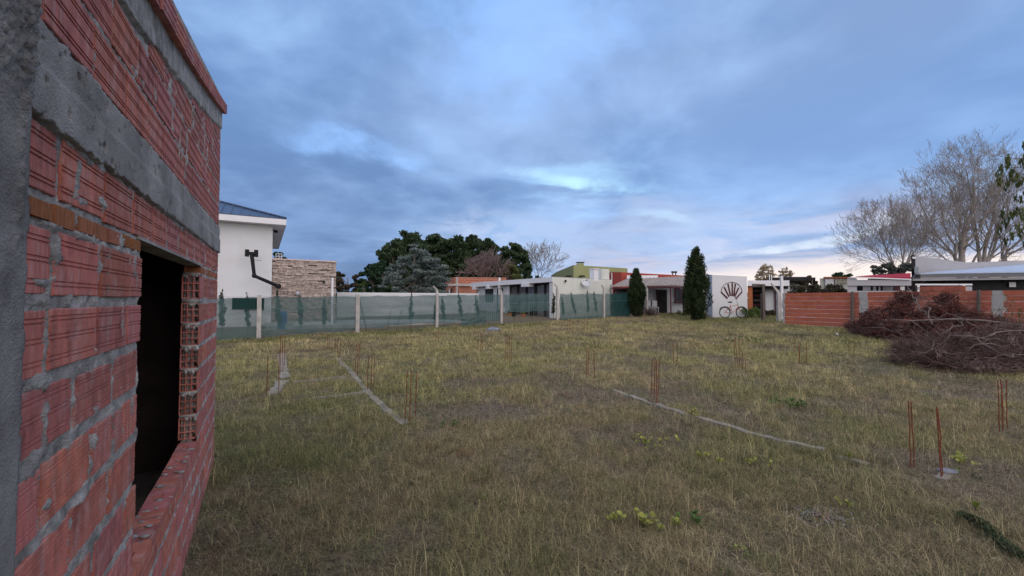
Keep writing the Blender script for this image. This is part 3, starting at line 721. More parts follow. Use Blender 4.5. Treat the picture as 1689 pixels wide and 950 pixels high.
m = MB(); m.slab([e[0], a, e[3]], Z*.04); m.slab([e[0], e[1], b, a], Z*.04); m.slab([e[1], e[2], b], Z*.04); m.slab([e[2], e[3], a, b], Z*.04); m.build('roof_sheet', M_bluer, whs)
m = MB()
for k in range(1, int(ew/.42)):
    w_ = k*.42; p = e[0]-V*w_; L_ = min(w_, ew-w_); m.slab([p+Z*.045, p+V*.04+Z*.045, p+V*.04+U*L_+Z*(L_*sl+.045), p+U*L_+Z*(L_*sl+.045)], Z*.035)
for k in range(1, int(ed/.42)):
    w_ = k*.42; L_ = min(w_, ed-w_, hk); p = e[0]+U*w_; m.slab([p+Z*.045, p+U*.04+Z*.045, p+U*.04-V*L_+Z*(L_*sl+.045), p-V*L_+Z*(L_*sl+.045)], Z*.035)
m.build('standing_seam', M_bluer, whs, label='raised ribs of the blue roof')
m = MB(); m.tube([e[0]+Z*.07, a+Z*.07], .06, 6); m.build('hip_cap', M_bluer, whs)
m = MB(); q = at(455, 381, 24.5); m.tube([q-V*.25+Z*.05, q], .03, 5); m.box(q-Z*.1, .16, .12, .12); m.build('security_light', M_black, whs)
# stone-clad wing
wing = thing('stone_clad_wing', 'single storey block clad in pink split stone beside the tall white house', 'building', tuple(C0+V*1.6))
WL = 3.25; zS = EYE+2.31
D0 = C0+V*.01+U*.05
m = MB(); m.prism([tuple(p[:2]) for p in (D0+U*.07, D0+V*WL+U*.07, D0+V*WL+U*5, D0+U*5)], 0, zS-.02); m.build('wall', M_wood, wing)
m = MB(); r = random.Random(3); z = .4
while z < zS-.05:
    h = r.uniform(.035, .085); s = r.uniform(-.2, 0)
    while s < WL:
        l = r.uniform(.12, .5); a_, b_ = max(0, s), min(WL, s+l)
        if b_-a_ > .04 and r.random() > .03:
            o_ = r.uniform(.01, .11); p = D0+V*((a_+b_)/2)+U*(.07-o_/2); m.box(vz(p, z), b_-a_-.016, o_, h-.016, V, U)
        s += l
    z += h
o = m.build('stone', M_stone, wing); o['kind'] = 'stuff'
m = MB(); m.box(vz(D0+V*WL/2+U*.1, zS-.02), WL+.06, .3, .05, V, U); m.build('cap', M_mortarl, wing)
m = MB(); q = at(534, 467, (D0+V*2.7).y-.1); m.box(q, .12, .1, .16, V, U); m.build('wall_lamp', M_dark, wing)
m = MB(); q = at(491, 484, (D0+V*1.3).y-.2); m.sphere(q, .12, 10, 7); m.tube([q, q+U*.3], .03, 5); m.build('globe_lamp', M_grey, wing, True)
q = at(460, 427.5, 26.0); m = MB(); w_ = .33; h_ = .36
for dx in (-1, 0, 1): m.box(q+V*dx*w_/2*.95, .05, .05, h_, V, U)
for dz in (0, .5, 1): m.box(q+Z*(dz*(h_-.05)), w_, .045, .05, V, U)
m.box(q-Z*2.4, .5, .5, 2.38, V, U)
tag(m.build('white_grille', M_whitep), 'small white four-pane frame above the stone-clad wing', 'frame')
# flue pipe with H cowl
fl = thing('flue_pipe', 'black flue pipe with an H-shaped cowl in front of the white house', 'chimney pipe', tuple(at(420, 455, 21.8)))
A_, B_, C_ = at(415, 418, 21.8), at(419.5, 455, 21.8), at(459, 472, 22.6)
m = MB(); m.tube([A_, B_, C_], .095, 12); m.sphere(B_, .12, 10, 6); m.tube([C_, C_+U*1.0], .10, 10); m.sphere(C_, .14, 10, 6); m.build('pipe', M_black, fl)
m = MB(); m.tube([A_-V*.2, A_+V*.2], .09, 10)
for sgn in (-1, 1): q = A_+V*.2*sgn; m.tube([q-Z*.17, q+Z*.19], .098, 10)
m.build('cowl', M_black, fl)
m = MB(); q = at(420, 429, 21.8); m.tube([q, q+V*.3], .012, 4); m.build('stay', M_black, fl)
q = at(547.5, 540, 21.6); zt = at(547.5, 458, 21.6).z; m = MB(); m.tube([vz(q, ground(q.x, q.y)-.05), vz(q, zt)], .055, 10)
tag(m.build('white_standpipe', M_whitep), 'tall white vertical pipe standing in front of the stone-clad wing', 'pipe')
# white boundary wall behind the pool
a, b = at(556, 482, 29), at(790, 483.5, 33); m = MB(); m.prism([(a.x, a.y), (b.x, b.y), (b.x, b.y+.2), (a.x, a.y+.2)], 0, [a.z, b.z-.02, b.z-.02, a.z]); tag(m.build('white_boundary_wall', M_white), 'long low white wall behind the pool terrace', 'wall')

# ------------------------------------------------------------------ modern white house with glass doors
K0 = Vector(((912-CX)/F*27, 27.0, 0)); gz = ground(K0.x, 27)
mh = thing('modern_white_house', 'flat-roofed white house with big dark glass doors and cream side wall', 'house', tuple(K0))
FL, SD = 11.9, 5.05; zR = EYE+1.54
def t_u(px): k = (px-CX)/F; return (K0.x-k*K0.y)/(k*U.y-U.x)
def t_v(px): k = (px-CX)/F; return (K0.x-k*K0.y)/(k*V.y-V.x)
tg = t_u(833)
m = MB()                                 # side (cream) wall
m.slab([vz(K0, gz-.4), vz(K0+V*SD, gz-.4), vz(K0+V*SD, zR-.06), vz(K0, zR+.0)], U*.2); m.build('side_wall', M_whitec, mh)
m = MB(); m.slab([vz(K0, zR+.002), vz(K0+V*SD, zR-.058), vz(K0+V*SD+U*.2, zR-.058), vz(K0+U*.2, zR+.002)], Z*.03); m.build('flashing', M_grey, mh)
m = MB()                                 # facade wall part
I = V*.35
m.prism([tuple(p[:2]) for p in (K0+U*tg+I, K0+U*FL+I, K0+U*FL+I+V*.2, K0+U*tg+I+V*.2)], 0, zR-.35)
m.prism([tuple(p[:2]) for p in (K0+U*.2, K0+U*.38, K0+U*.38+V*1, K0+U*.2+V*1)], 0, zR-.35)
m.prism([tuple(p[:2]) for p in (K0+V*SD, K0+V*SD-V*.2, K0+V*SD-V*.2+U*FL, K0+V*SD+U*FL)], 0, zR-.35)
m.prism([tuple(p[:2]) for p in (K0+U*FL+I, K0+U*FL+V*SD, K0+U*(FL-.2)+V*SD, K0+U*(FL-.2)+I)], 0, zR-.35)
m.build('wall', M_white, mh)
m = MB(); m.slab([vz(K0-V*.0+U*.2, zR-.30), vz(K0+U*(FL+.3), zR-.30), vz(K0+U*(FL+.3)+V*SD, zR-.30), vz(K0+U*.2+V*SD, zR-.30)], Z*.25); m.build('roof', M_white, mh)
m = MB(); m.slab([vz(K0-V*.06-U*.02, zR-.30), vz(K0+U*(FL+.3)-V*.06, zR-.28), vz(K0+U*(FL+.3)-V*.06, zR+.10), vz(K0-V*.06-U*.02, zR+.01)], V*.06); m.build('roof_band', M_whitep, mh)
for px in (806, 868, 783): m = MB(); t = t_u(px); m.box(vz(K0+U*t+V*.1, zR-.52), .45 if px != 868 else .9, .5, .24, U, V); m.build('roof_beam', M_whitep, mh)
m = MB(); m.slab([vz(K0+U*.38+V*.5, gz-.1), vz(K0+U*tg+V*.5, gz-.1), vz(K0+U*tg+V*.5, zR-.3), vz(K0+U*.38+V*.5, zR-.3)], V*.02); m.build('glass_door', M_gdoor, mh)
m = MB()
for k in range(6): t = .38+(tg-.38)*k/5; m.box(vz(K0+U*t+V*.46, gz-.1), .16 if k % 2 else .24, .06, zR-.3-gz+.1, U, V)
m.box(vz(K0+U*(tg+.38)/2+V*.46, gz-.1), tg-.38, .05, .14, U, V); m.box(vz(K0+U*(tg+.38)/2+V*.46, zR-.42), tg-.38, .05, .12, U, V)
m.build('door_frame', M_black, mh)
def fac(px0, px1, y0, y1, nm, mt, fr):
    ta, tb = sorted((t_u(px0), t_u(px1))); tm = (ta+tb)/2; Y = (K0+U*tm).y; z0 = EYE+(HY-y1)/F*Y; z1 = EYE+(HY-y0)/F*Y; m = MB()
    m.box(vz(K0+U*tm+I-V*.01, z0), tb-ta, .03, z1-z0, U, V); w_ = m.build(nm, mt, mh); m = MB()
    for t in (ta, tb): m.box(vz(K0+U*t+I-V*.03, z0-.03), .08, .06, z1-z0+.06, U, V)
    for z in (z0-.04, z1): m.box(vz(K0+U*tm+I-V*.03, z), tb-ta-.08, .06, .05, U, V)
    m.build('frame', fr, w_)
fac(795.5, 807, 477.5, 497, 'window', M_glass, M_black); fac(815, 823, 477, 525, 'door', M_black, M_black)
m = MB(); t = t_u(824); Y = (K0+U*t).y; m.box(vz(K0+U*t-V*.02, gz), .12, .12, EYE+(HY-458)/F*Y-gz, U, V); m.build('vent_pipe', M_whitep, mh)
q = K0+V*t_v(963)-U*.25; zc = EYE+(HY-467)/F*q.y
m = MB(); cpt = vz(q, zc); nd_ = (V*-.5-U*.7+Z*.5).normalized(); a_ = nd_.orthogonal().normalized(); b_ = nd_.cross(a_)
o_ = len(m.v)
for i in range(5):
    for k in range(14): r_ = .30*i/4; p = cpt+(a_*math.cos(k*math.tau/14)*r_+b_*math.sin(k*math.tau/14)*r_*1.1)+nd_*(r_*r_*.9); m.v.append(tuple(p))
for i in range(4):
    for k in range(14): m.f.append((i*14+k, i*14+(k+1) % 14, (i+1)*14+(k+1) % 14, (i+1)*14+k))
th = m.build('satellite_dish', M_steel, None, True); tag(th, 'pale satellite dish on the cream side wall of the white house', 'satellite dish')
m = MB(); m.tube([cpt, cpt+U*.25-Z*.1], .02, 5); m.tube([cpt-b_*.3, cpt+nd_*.35], .012, 4); m.sphere(cpt+nd_*.35, .05, 6, 4); m.build('arm', M_black, th)
q = K0+V*t_v(932)-U*.08; m = MB(); m.box(vz(q, EYE+(HY-465)/F*q.y), .1, .14, .13); m.build('wall_lamp', M_dark, mh)
ch = at(980, 443, 29.0); m = MB(); m.box(vz(at(980, 460, 29), zR-.2), .42, .42, ch.z-zR+.2-.06, V, U); m.box(vz(ch, ch.z-.06), .5, .5, .06, V, U); m.build('chimney', M_whitep, mh)
m = MB(); m.box(vz(at(993, 460, 30), zR-.2), .72, .7, at(993, 444, 30).z-zR+.2, V, U); m.build('roof_turret', M_whitec, mh)
# terrace strip and pots
m = MB(); m.slab([vz(K0-V*.1+U*.2, gz-.2), vz(K0-V*.1+U*(tg), gz-.2), vz(K0-V*1.6+U*(tg), gz-.2), vz(K0-V*1.6+U*.2, gz-.2)], Z*.16); m.build('terrace_step', mat('terracotta_paving', (.28, .13, .09), .85, .2, 3), mh)
for i, px in enumerate((842, 861, 884)):
    q = vz(K0+U*t_u(px)-V*1.0, gz-.06); th = thing('flower_pot', ['terracotta pot with a small plant, left one on the terrace step', 'terracotta pot with a small plant, middle one on the terrace step', 'terracotta pot with a small plant, right one on the terrace step'][i], 'plant pot', tuple(q), 'pots on the terrace step of the white house')
    m = MB(); m.tube([q, q+Z*.26, q+Z*.3], [.1, .15, .16], 10); m.build('pot', M_orange, th); leafobj('plant', [q+Z*.4], [.16], 90, .08, L_weed, th, seed=i, asp=2)

# ------------------------------------------------------------------ buildings further back
# unfinished orange brick building
def bt_sub(scale):
    def f(N, L, vec, out, mixc, mr, noise):
        bt = N.new('ShaderNodeTexBrick'); bt.inputs['Scale'].default_value = 1; bt.inputs['Brick Width'].default_value = .5; bt.inputs['Row Height'].default_value = .2; bt.inputs['Mortar Size'].default_value = .018
        sp = N.new('ShaderNodeSeparateXYZ'); L.new(vec, sp.inputs[0]); cb = N.new('ShaderNodeCombineXYZ'); L.new(sp.outputs[0], cb.inputs[0]); L.new(sp.outputs[2], cb.inputs[1]); L.new(cb.outputs[0], bt.inputs['Vector'])
        bt.inputs['Color1'].default_value = (.42, .13, .07, 1); bt.inputs['Color2'].default_value = (.34, .095, .055, 1); bt.inputs['Mortar'].default_value = (.40, .30, .25, 1)
        return mixc(mr(noise(.8), .45, .7, 0, .35), bt.outputs[0], (.30, .15, .10))
    return f
M_obr = mat('distant_orange_brick', (.4, .12, .07), .9, .1, 1, sub=bt_sub(1))
ob = thing('unfinished_orange_brick_building', 'flat-topped unfinished orange brick building below the pines', 'building', tuple(at(770, 470, 44)))
a, b, c = at(735, 460, 46), at(750, 457, 44), at(835, 458.5, 45); m = MB(); m.prism([(a.x, a.y), (b.x, b.y), (c.x, c.y), (c.x, c.y+6), (a.x, a.y+6)], 0, [b.z-.1, b.z, b.z, b.z, b.z]); m.build('wall', M_obr, ob)
box_px('column', 752, 755.5, 457.5, 43.95, .3, M_concl, parent=ob); box_px('beam', 736, 778, 468, 43.9, .2, M_concl, parent=ob, ybot=471.5)
box_px('window', 743, 747, 476, 44.6, .1, M_dark, parent=ob, ybot=484); box_px('shutter', 740.5, 742.5, 476, 44.7, .1, M_whitep, parent=ob, ybot=484)
# lime green building
gb = thing('lime_green_building', 'lime green building with a stepped flat roofline behind the white house', 'building', tuple(at(980, 480, 46)))
a, b, c = at(919, 448, 52), at(946, 437, 45), at(1035, 442.5, 47); m = MB(); m.prism([(a.x, a.y), (b.x, b.y), (c.x, c.y), (c.x, c.y+8), (a.x, a.y+8)], 0, [a.z+.0, b.z, c.z, c.z, a.z]); m.build('wall', M_green, gb)
m = MB(); m.box(vz(at(957, 440, 46), b.z-.3), .7, .6, .55); m.build('chimney', M_green, gb); m = MB(); m.box(vz(at(957, 440, 46), b.z+.33), .85, .75, .06); m.build('chimney_cap', M_dark, gb)
m = MB()
for px in (938, 960): q = at(px, 455, 44.8); m.tube([q-Z*.1, q+Z*.0, q+Z*.05], [.35, .35, .2], 10)
m.build('roof_vent', M_dark, gb)
# red building
rb = thing('red_building', 'flat red building behind the grey porch roof', 'building', tuple(at(1060, 480, 37)))
a, b, c = at(1009, 448.5, 37), at(1025, 449, 36), at(1180, 457, 40); m = MB(); m.prism([(a.x, a.y), (b.x, b.y), (c.x, c.y), (c.x, c.y+6), (a.x, a.y+6)], 0, [a.z, b.z, c.z, c.z, a.z]); m.build('wall', M_red, rb)
box_px('white_sign', 1034, 1085, 454.2, 35.7, .15, M_whitep, parent=rb, ybot=460); box_px('parapet_cap', 1008.5, 1009.8, 450, 36.8, .1, M_whitep, parent=rb, ybot=485)
m = MB()
for px in (1109.5, 1114.5): q = at(px, 452, 39.3); m.tube([q-Z*.6, q+Z*.1], .05, 5); m.box(q+Z*.1, .2, .2, .16)
m.build('roof_vent', M_dark, rb)

# ------------------------------------------------------------------ house with the porch
ph = thing('porch_house', 'low house with white board walls, burgundy door and a grey porch roof', 'house', tuple(at(1110, 510, 30)))
YB, YP = 31.6, 29.3
for k in range(14):                      # upright boards of the back wall
    x0 = 1060+k*8.2; box_px('board', x0, x0+8.05, 469, YB+.01*(k % 2), .15, M_white, parent=ph)
box_px('rear_wall', 1058, 1176, 466, YB+.17, 3, M_white, parent=ph)
m = MB()
xl = [1009+7.45*k for k in range(17)]
for k in range(16):
    e0, e1 = at(xl[k], 473.2-.17*k, YP-.3), at(xl[k+1]-.1, 473.2-.17*(k+1), YP-.3)
    f = 29+5.7*k; u0 = at(1036+5.95*k if k else 1034, 461.0-.3*k, YB+.6); u1 = at(1036+5.95*(k+1), 461.0-.3*(k+1), YB+.6)
    m = MB(); m.slab([e0, e1, u1, u0], Z*.03)
    dd = (e1-e0).normalized(); m.slab([e0+Z*.031, e0+dd*.09+Z*.031, u0+dd*.09+Z*.031, u0+Z*.031], Z*.035); m.build('roof_sheet', M_fib, ph)
e0, e1 = at(1009, 474.5, YP-.28), at(1128, 472, YP-.28); m = MB(); m.slab([e0, e1, e1-Z*.09, e0-Z*.09], (0, .08, 0)); m.build('eave_beam', M_burg, ph)
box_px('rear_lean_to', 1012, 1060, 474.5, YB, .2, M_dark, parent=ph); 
for px in (1016, 1106, 1127, 1146): box_px('porch_post', px-1.1, px+1.1, 473.5, YP-.1, .1, M_burg, parent=ph)
d_ = box_px('door', 1084, 1100, 478, YB-.1, .06, M_dark, parent=ph); box_px('door_frame', 1082, 1084, 477, YB-.12, .08, M_burg, parent=d_)
w_ = box_px('window', 1115, 1130, 477, YB-.1, .06, M_glass, parent=ph, ybot=496)
box_px('frame', 1113, 1115, 475, YB-.12, .1, M_burg, parent=w_, ybot=498); box_px('frame', 1121, 1122.3, 476, YB-.12, .08, M_burg, parent=w_, ybot=497); box_px('frame', 1113, 1132, 474.5, YB-.13, .1, M_burg, parent=w_, ybot=476.5); box_px('sill', 1112, 1133, 497.5, YB-.18, .15, M_burg, parent=w_, ybot=499.5)
m = MB()
for px in (1085, 1124): q = at(px, 475, YP); m.sphere(q, .09, 8, 6)
m.build('globe_lamp', M_whitep, ph, True)
# chairs and clutter on the porch
for i, (px, lab) in enumerate(((1072, 'pale garden chair on the porch beside the small cypress'), (1080, 'second pale garden chair, next to the dark porch door'))):
    q = at(px, 516, YP+.5); q.z = ground(q.x, q.y)+.05; th = thing('garden_chair', lab, 'chair', tuple(q), 'chairs on the porch')
    m = MB(); m.box(q+Z*.42, .44, .44, .05); m.build('seat', M_steel, th); m = MB(); m.box(q+Z*.5+Vector((0, .2, 0)), .44, .04, .42); m.build('backrest', M_steel, th)
    for sx in (-.19, .19):
        for sy in (-.19, .19): m = MB(); m.box(q+Vector((sx, sy, 0)), .035, .035, .42); m.build('leg', M_steel, th)
# white wall block with the fan emblem
fb = thing('white_block_with_fan', 'tall white wall block carrying a burgundy fan-shaped emblem', 'building', tuple(at(1203, 515, 26)))
YF = 26.0
a, b = at(1174.5, 453.3, YF), at(1232, 456, YF+.4); c = at(1165, 454.5, YF+3)
m = MB(); m.prism([(a.x, a.y), (b.x, b.y), (b.x+.9, YF+3.2), (c.x, c.y)], 0, [a.z, b.z, b.z, c.z+.1]); m.build('wall', M_white, fb)
def fpt(zx, zy):
    px, py = 1160+zx*.1473, 420+zy*.1473; f = (px-1174.5)/(1232-1174.5); p = at(px, py, YF+.4*f-.03); return p
for (x0, y0, x1, y1) in ((203, 418, 272, 492), (236, 364, 287, 468), (277, 326, 306, 460), (325, 312, 325, 460), (360, 326, 343, 460), (398, 370, 352, 468), (432, 418, 365, 492)):
    p, q = fpt(x0, y0), fpt(x1, y1); m = MB(); d = (q-p).normalized(); m.box(p, .075, .03, (q-p).length, d.cross(Vector((0, 1, 0))).normalized(), (0, 1, 0), d); m.build('fan_slat', M_burg, fb)
arc = [fpt(318+math.cos(t)*118*1.0, 425-math.sin(t)*118) for t in np.linspace(R(178), R(2), 22)]
m = MB(); m.tube(arc, .015, 4); arc2 = [fpt(318+math.cos(t)*46, 490-math.sin(t)*38) for t in np.linspace(R(172), R(8), 12)]; m.tube(arc2, .012, 4); m.build('fan_rim', M_burg, fb)
# bicycle leaning at the block
def bicycle():
    c0, c1 = at(1195.5, 515, 25.3), at(1223.5, 515, 25.3)
    gr = ground(c0.x, 25.3); r_ = .31; sc_ = 1.0
    W0, W1 = Vector((c0.x, 25.3, gr+r_+.08)), Vector((c1.x, 25.35, gr+r_+.08))
    th = thing('bicycle', 'bicycle with orange-red frame parked against the white fan wall', 'bicycle', (W0.x+.5, 25.3, gr))
    for w in (W0, W1):
        m = MB(); m.tube([w+Vector((math.cos(t)*r_, 0, math.sin(t)*r_)) for t in np.linspace(0, math.tau, 25)], .028, 5, False); o = m.build('wheel', M_tyre, th, True)
        m = MB()
        for k in range(12): t = k*math.tau/12; m.tube([w, w+Vector((math.cos(t)*r_, 0, math.sin(t)*r_))], .003, 3, False)
        m.tube([w-Vector((0, .04, 0)), w+Vector((0, .04, 0))], .02, 6); m.build('spokes', M_steel, o)
        m = MB(); m.tube([w+Vector((math.cos(t)*(r_+.05), 0, math.sin(t)*(r_+.05))) for t in np.linspace(.3, 2.6, 12)], .022, 4); m.build('mudguard', M_tyre, th)
    bb = W0.lerp(W1, .45)-Z*.03; st = W0.lerp(W1, .33)+Z*.42; hd = W0.lerp(W1, .78)+Z*.45; hd2 = W0.lerp(W1, .82)+Z*.3
    m = MB(); fr = .018
    for a_, b_ in ((bb, st), (bb, hd2), (st-Z*.06, hd), (W0, bb), (W0, st-Z*.05), (hd+Z*.1, hd2), (hd2, W1)): m.tube([a_, b_], fr, 6)
    m.build('frame', mat('orange_red_enamel', (.42, .10, .06), .4, .1, 3), th)
    m = MB(); m.tube([st, st+Z*.18], .012, 5); m.tube([hd+Z*.1, hd+Z*.32-Vector((.05, 0, 0))], .012, 5); h = hd+Z*.32-Vector((.05, 0, 0)); m.tube([h+Vector((-.18, -.25, .02)), h+Vector((0, -.1, 0)), h+Vector((0, .1, 0)), h+Vector((-.18, .25, .02))], .012, 5); m.build('handlebar', M_steel, th)
    m = MB(); m.sphere(st+Z*.2, .13, 8, 5, (1.2, .6, .35)); m.build('saddle', M_tyre, th, True)
    m = MB(); m.tube([bb-Vector((0, .05, 0)), bb+Vector((0, .05, 0))], .07, 8); m.tube([bb, bb+Vector((.1, -.06, -.13))], .012, 4); m.tube([bb, bb-Vector((.1, -.06, -.13))], .012, 4); m.build('crank', M_steel, th)
bicycle()
# white flat-roofed building and store behind
sb = thing('white_flat_building', 'flat white-roofed outbuilding with an orange pillar and shelves under it', 'building', tuple(at(1262, 515, 30)))
box_px('roof_band', 1233, 1302, 462.5, 30, 5, M_whitep, parent=sb, ybot=471.5); box_px('pillar', 1233, 1241, 471.6, 30.2, .5, M_orange, parent=sb)
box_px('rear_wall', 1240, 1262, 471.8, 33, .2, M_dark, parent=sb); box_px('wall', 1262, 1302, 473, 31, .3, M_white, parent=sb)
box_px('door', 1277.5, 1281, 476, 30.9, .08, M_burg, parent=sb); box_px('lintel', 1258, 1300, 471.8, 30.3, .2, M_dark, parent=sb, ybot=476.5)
for k in range(5): box_px('shelf', 1243, 1256, 478+8*k, 31.5, .5, M_burg if k % 2 else M_wood, parent=sb, ybot=480.5+8*k)
box_px('upper_roof', 1267, 1345, 457.5, 36, 5, M_dark, parent=sb, ybot=463); box_px('vent', 1268.5, 1269.7, 452, 35, .1, M_whitep, parent=sb, ybot=463); box_px('vent', 1272, 1273.2, 453, 35, .1, M_whitep, parent=sb, ybot=463)
q = at(1260, 533, 24.2); q.z = ground(q.x, q.y); th = thing('wooden_gate_frame', 'dark wooden upright with a horizontal rail left of the concrete post', 'gate frame', tuple(q))
m = MB(); m.box(q, .11, .11, at(1260, 470.5, 24.2).z-q.z); m.build('post', M_wood, th); p0, p1 = at(1240.5, 469.5, 24.4), at(1262, 470, 24.2); m = MB(); m.tube([p0, p1], .06, 5); m.build('rail', M_wood, th)
m = MB(); z0 = at(1254, 475, 24.5); 
for k in range(6): p = at(1254.5+k*.9, 482, 24.3); m.box(vz(p, q.z), .02, .02, at(1254, 484-.2*k, 24.3).z-q.z)
m.build('paling', M_wood, th)
q = at(1285, 533, 22.9); q.z = ground(q.x, q.y); m = MB(); zt = at(1285, 484, 22.9).z; m.box(q, .17, .17, zt-q.z); a_ = vz(q, zt-.02); m.tube([a_, a_+Vector((-.05, 0, .12)), at(1272, 467, 22.9)], [.085, .08, .045], 4)
tag(m.build('bent_concrete_post', M_concl), 'grey concrete post with bent top at the end of the red brick wall', 'post')
q = at(1289.5, 484, 24.5); m = MB(); m.box(vz(q, 0), .12, .12, at(1289.5, 455, 24.5).z); tag(m.build('white_pole', M_whitep), 'square white pole rising behind the end of the red brick wall', 'pole')

# ------------------------------------------------------------------ right-hand boundary wall of hollow bricks
P0 = Vector(((1291-CX)/F*21.6, 21.6, 0)); bw = thing('brick_boundary_wall', 'low unrendered red brick wall with grey concrete columns along the right side', 'wall', tuple(P0-U*5))
NC = 8; CH = .2
def wz(t, k):                            # wall coursing follows the measured top line
    top = EYE+.42-.004*t; return top-CH*(NC-k)
t_r = lambda px: (lambda k: (P0.x-k*P0.y)/(-k*U.y+U.x))((px-CX)/F)
WT = 12.2
colsx = [(.02, .10, 'grey concrete column at the far end of the wall'), (t_r(1424), .30, 'irregular poured column'), (t_r(1645), .26, 'irregular poured column'), (t_r(1645)+3.3, .28, None)]
def incol(t): return any(abs(t-c) < w/2 for c, w, _ in colsx)
bme = None
m = MB(); m.add([(x, y, z) for z in (-.5, .5) for x, y in ((-.5, -.5), (.5, -.5), (.5, .5), (-.5, .5))], [(3, 2, 1, 0), (4, 5, 6, 7), (0, 1, 5, 4), (1, 2, 6, 5), (2, 3, 7, 6), (3, 0, 4, 7)])
bme = bpy.data.meshes.new('brick'); bme.from_pydata(m.v, [], m.f); bme.materials.append(M_brickfar)
def wbrick(ta, tb, z0, z1):
    o = bpy.data.objects.new('brick', bme); col.objects.link(o); o.parent = bw; c = P0-U*((ta+tb)/2)+V*(.07+random.uniform(-.004, .004)); c.z = (z0+z1)/2
    M4 = Matrix.Translation(c-bw.location) @ Matrix((-U*(tb-ta), V*.12, Z*(z1-z0))).transposed().to_4x4() @ Matrix.Rotation(random.gauss(0, .002), 4, 'Y'); o.matrix_basis = M4
rowg = [.012, .004, .014, .0, .012, -.004, .006, -.002]
for k in range(NC):
    t = -.17 if k % 2 else 0.0
    while t < WT:
        a, b = max(0.02, t), t+.375
        for c, w, _ in colsx:
            if a < c-w/2 < b: b = c-w/2
            elif a < c+w/2 < b: a = c+w/2
        if b-a > .05 and not incol((a+b)/2): wbrick(a, b-.0015, wz(a, k)+.018+rowg[k]+random.uniform(-.006, .006), wz(a, k+1)-.002)
        t += .3765+random.uniform(-.003, .004)
ta, tb = t_r(1517), t_r(1592); t = ta
while t < tb-.1: wbrick(t, min(t+.36, tb), wz(t, NC)+.015, wz(t, NC)+.19); t += .372
m = MB(); m.slab([vz(P0+V*.022, 0), vz(P0-U*WT+V*.022, 0), vz(P0-U*WT+V*.022, wz(WT, NC)-.015), vz(P0+V*.022, wz(0, NC)-.015)], V*.10); m.build('mortar_core', M_mortarl, bw)
for c, w, lab in colsx:
    m = MB(); r = random.Random(int(c*10)); n_ = 9; L1 = []; L2 = []
    for i in range(n_+1):
        z = wz(c, 0)-.3+(wz(c, NC)-wz(c, 0)+.3)*i/n_; wj = (0 if c == 0 else 1)
        L1.append(vz(P0-U*(c-w/2+wj*r.uniform(-.06, .03))+V*.0, z)); L2.append(vz(P0-U*(c+w/2+wj*r.uniform(-.03, .06))+V*.0, z))
    m.slab(L1+L2[::-1], V*.15); m.build('column', M_concl, bw, label=lab)
for px, lab in ((1406, 'weathered wooden post leaning on the brick wall left of the irregular column'), (1613, 'weathered wooden post on the brick wall behind the brush pile')):
    t = t_r(px); p = P0-U*t-V*.12; p.z = ground(p.x, p.y)-.1; m = MB(); m.tube([p, p+Z*(wz(t, NC)-p.z+.02)-U*.05], [.075, .06], 6)
    tag(m.build('wooden_post', M_wood), lab, 'post', 'wooden posts against the brick wall')

# ------------------------------------------------------------------ background at the right
rh = thing('red_roofed_house', 'pale grey open-fronted house with a bright red roof behind the brick wall', 'house', tuple(at(1450, 480, 23.5)))
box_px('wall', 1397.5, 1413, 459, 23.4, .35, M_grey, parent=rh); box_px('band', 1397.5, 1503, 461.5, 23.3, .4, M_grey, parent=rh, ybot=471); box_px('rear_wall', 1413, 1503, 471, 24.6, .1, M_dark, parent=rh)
a, b, c_, d = at(1412, 457.5, 23.6), at(1502, 459.5, 23.6), at(1502, 452, 24.6), at(1440, 455.2, 24.6); m = MB(); m.slab([a, b, c_, d], Z*.06); m.build('roof', M_redr, rh); m = MB(); m.slab([at(1398, 458, 23.2), at(1503, 461.6, 23.2), at(1503, 460, 23.2), at(1410, 456.2, 23.2)], (0, .08, 0)); m.build('fascia', M_whitep, rh)
for x0, x1, mt in ((1423, 1436, M_whitep), (1440, 1445, M_whitep), (1449, 1452, M_whitep), (1456, 1473, M_grey), (1475, 1484, M_burg), (1485, 1492, M_whitep)): box_px('shutter', x0, x1, 472.5, 24.3, .1, mt, parent=rh, ybot=479)
box_px('lower_wall', 1413, 1503, 479.5, 23.5, .2, M_grey, parent=rh)
bh = thing('black_house', 'black house with grey gable and pale corrugated metal roof behind the brick wall', 'house', tuple(at(1600, 480, 25)))
box_px('wall', 1509, 1800, 459, 25.0, 6, M_black, parent=bh); box_px('corner_pillar', 1502.5, 1509.2, 421, 24.9, .5, M_black, parent=bh)
m = MB(); g0 = [at(1509.5, 422, 26), at(1550, 427, 26), at(1594, 432.6, 26), at(1640, 431.5, 26), at(1689, 429.5, 26), at(1800, 424, 26), at(1800, 456, 26), at(1509.5, 456, 26)]; m.slab(g0, (0, .2, 0)); m.build('gable', M_grey, bh)
a, b, c_, d = at(1538, 450.3, 24.4), at(1800, 446, 24.4), at(1800, 427, 25.9), at(1560, 445.5, 25.9); 
m = MB(); m.slab([at(1517, 452, 24.3), at(1800, 448, 24.3), at(1800, 427.5, 25.97), at(1545, 447.8, 25.97)], Z*.02)
m.build('roof', M_metalroof, bh)
m = MB()
for k in range(60):
    f = k/59; p = at(1519+f*281, 452-4*f, 24.28); q = at(1547+f*253, 447.8-20.3*f, 25.9); m.tube([p+Z*.03, q+Z*.03], .022, 3)
m.build('corrugation', M_metalroof, bh)
m = MB(); m.slab([at(1506, 458.6, 24.2), at(1800, 455.5, 24.2), at(1800, 449, 24.2), at(1512, 452.6, 24.2)], (0, .12, 0)); m.build('gutter', mat('dark_grey_gutter', (.11, .115, .13), .5, .1, 2), bh)
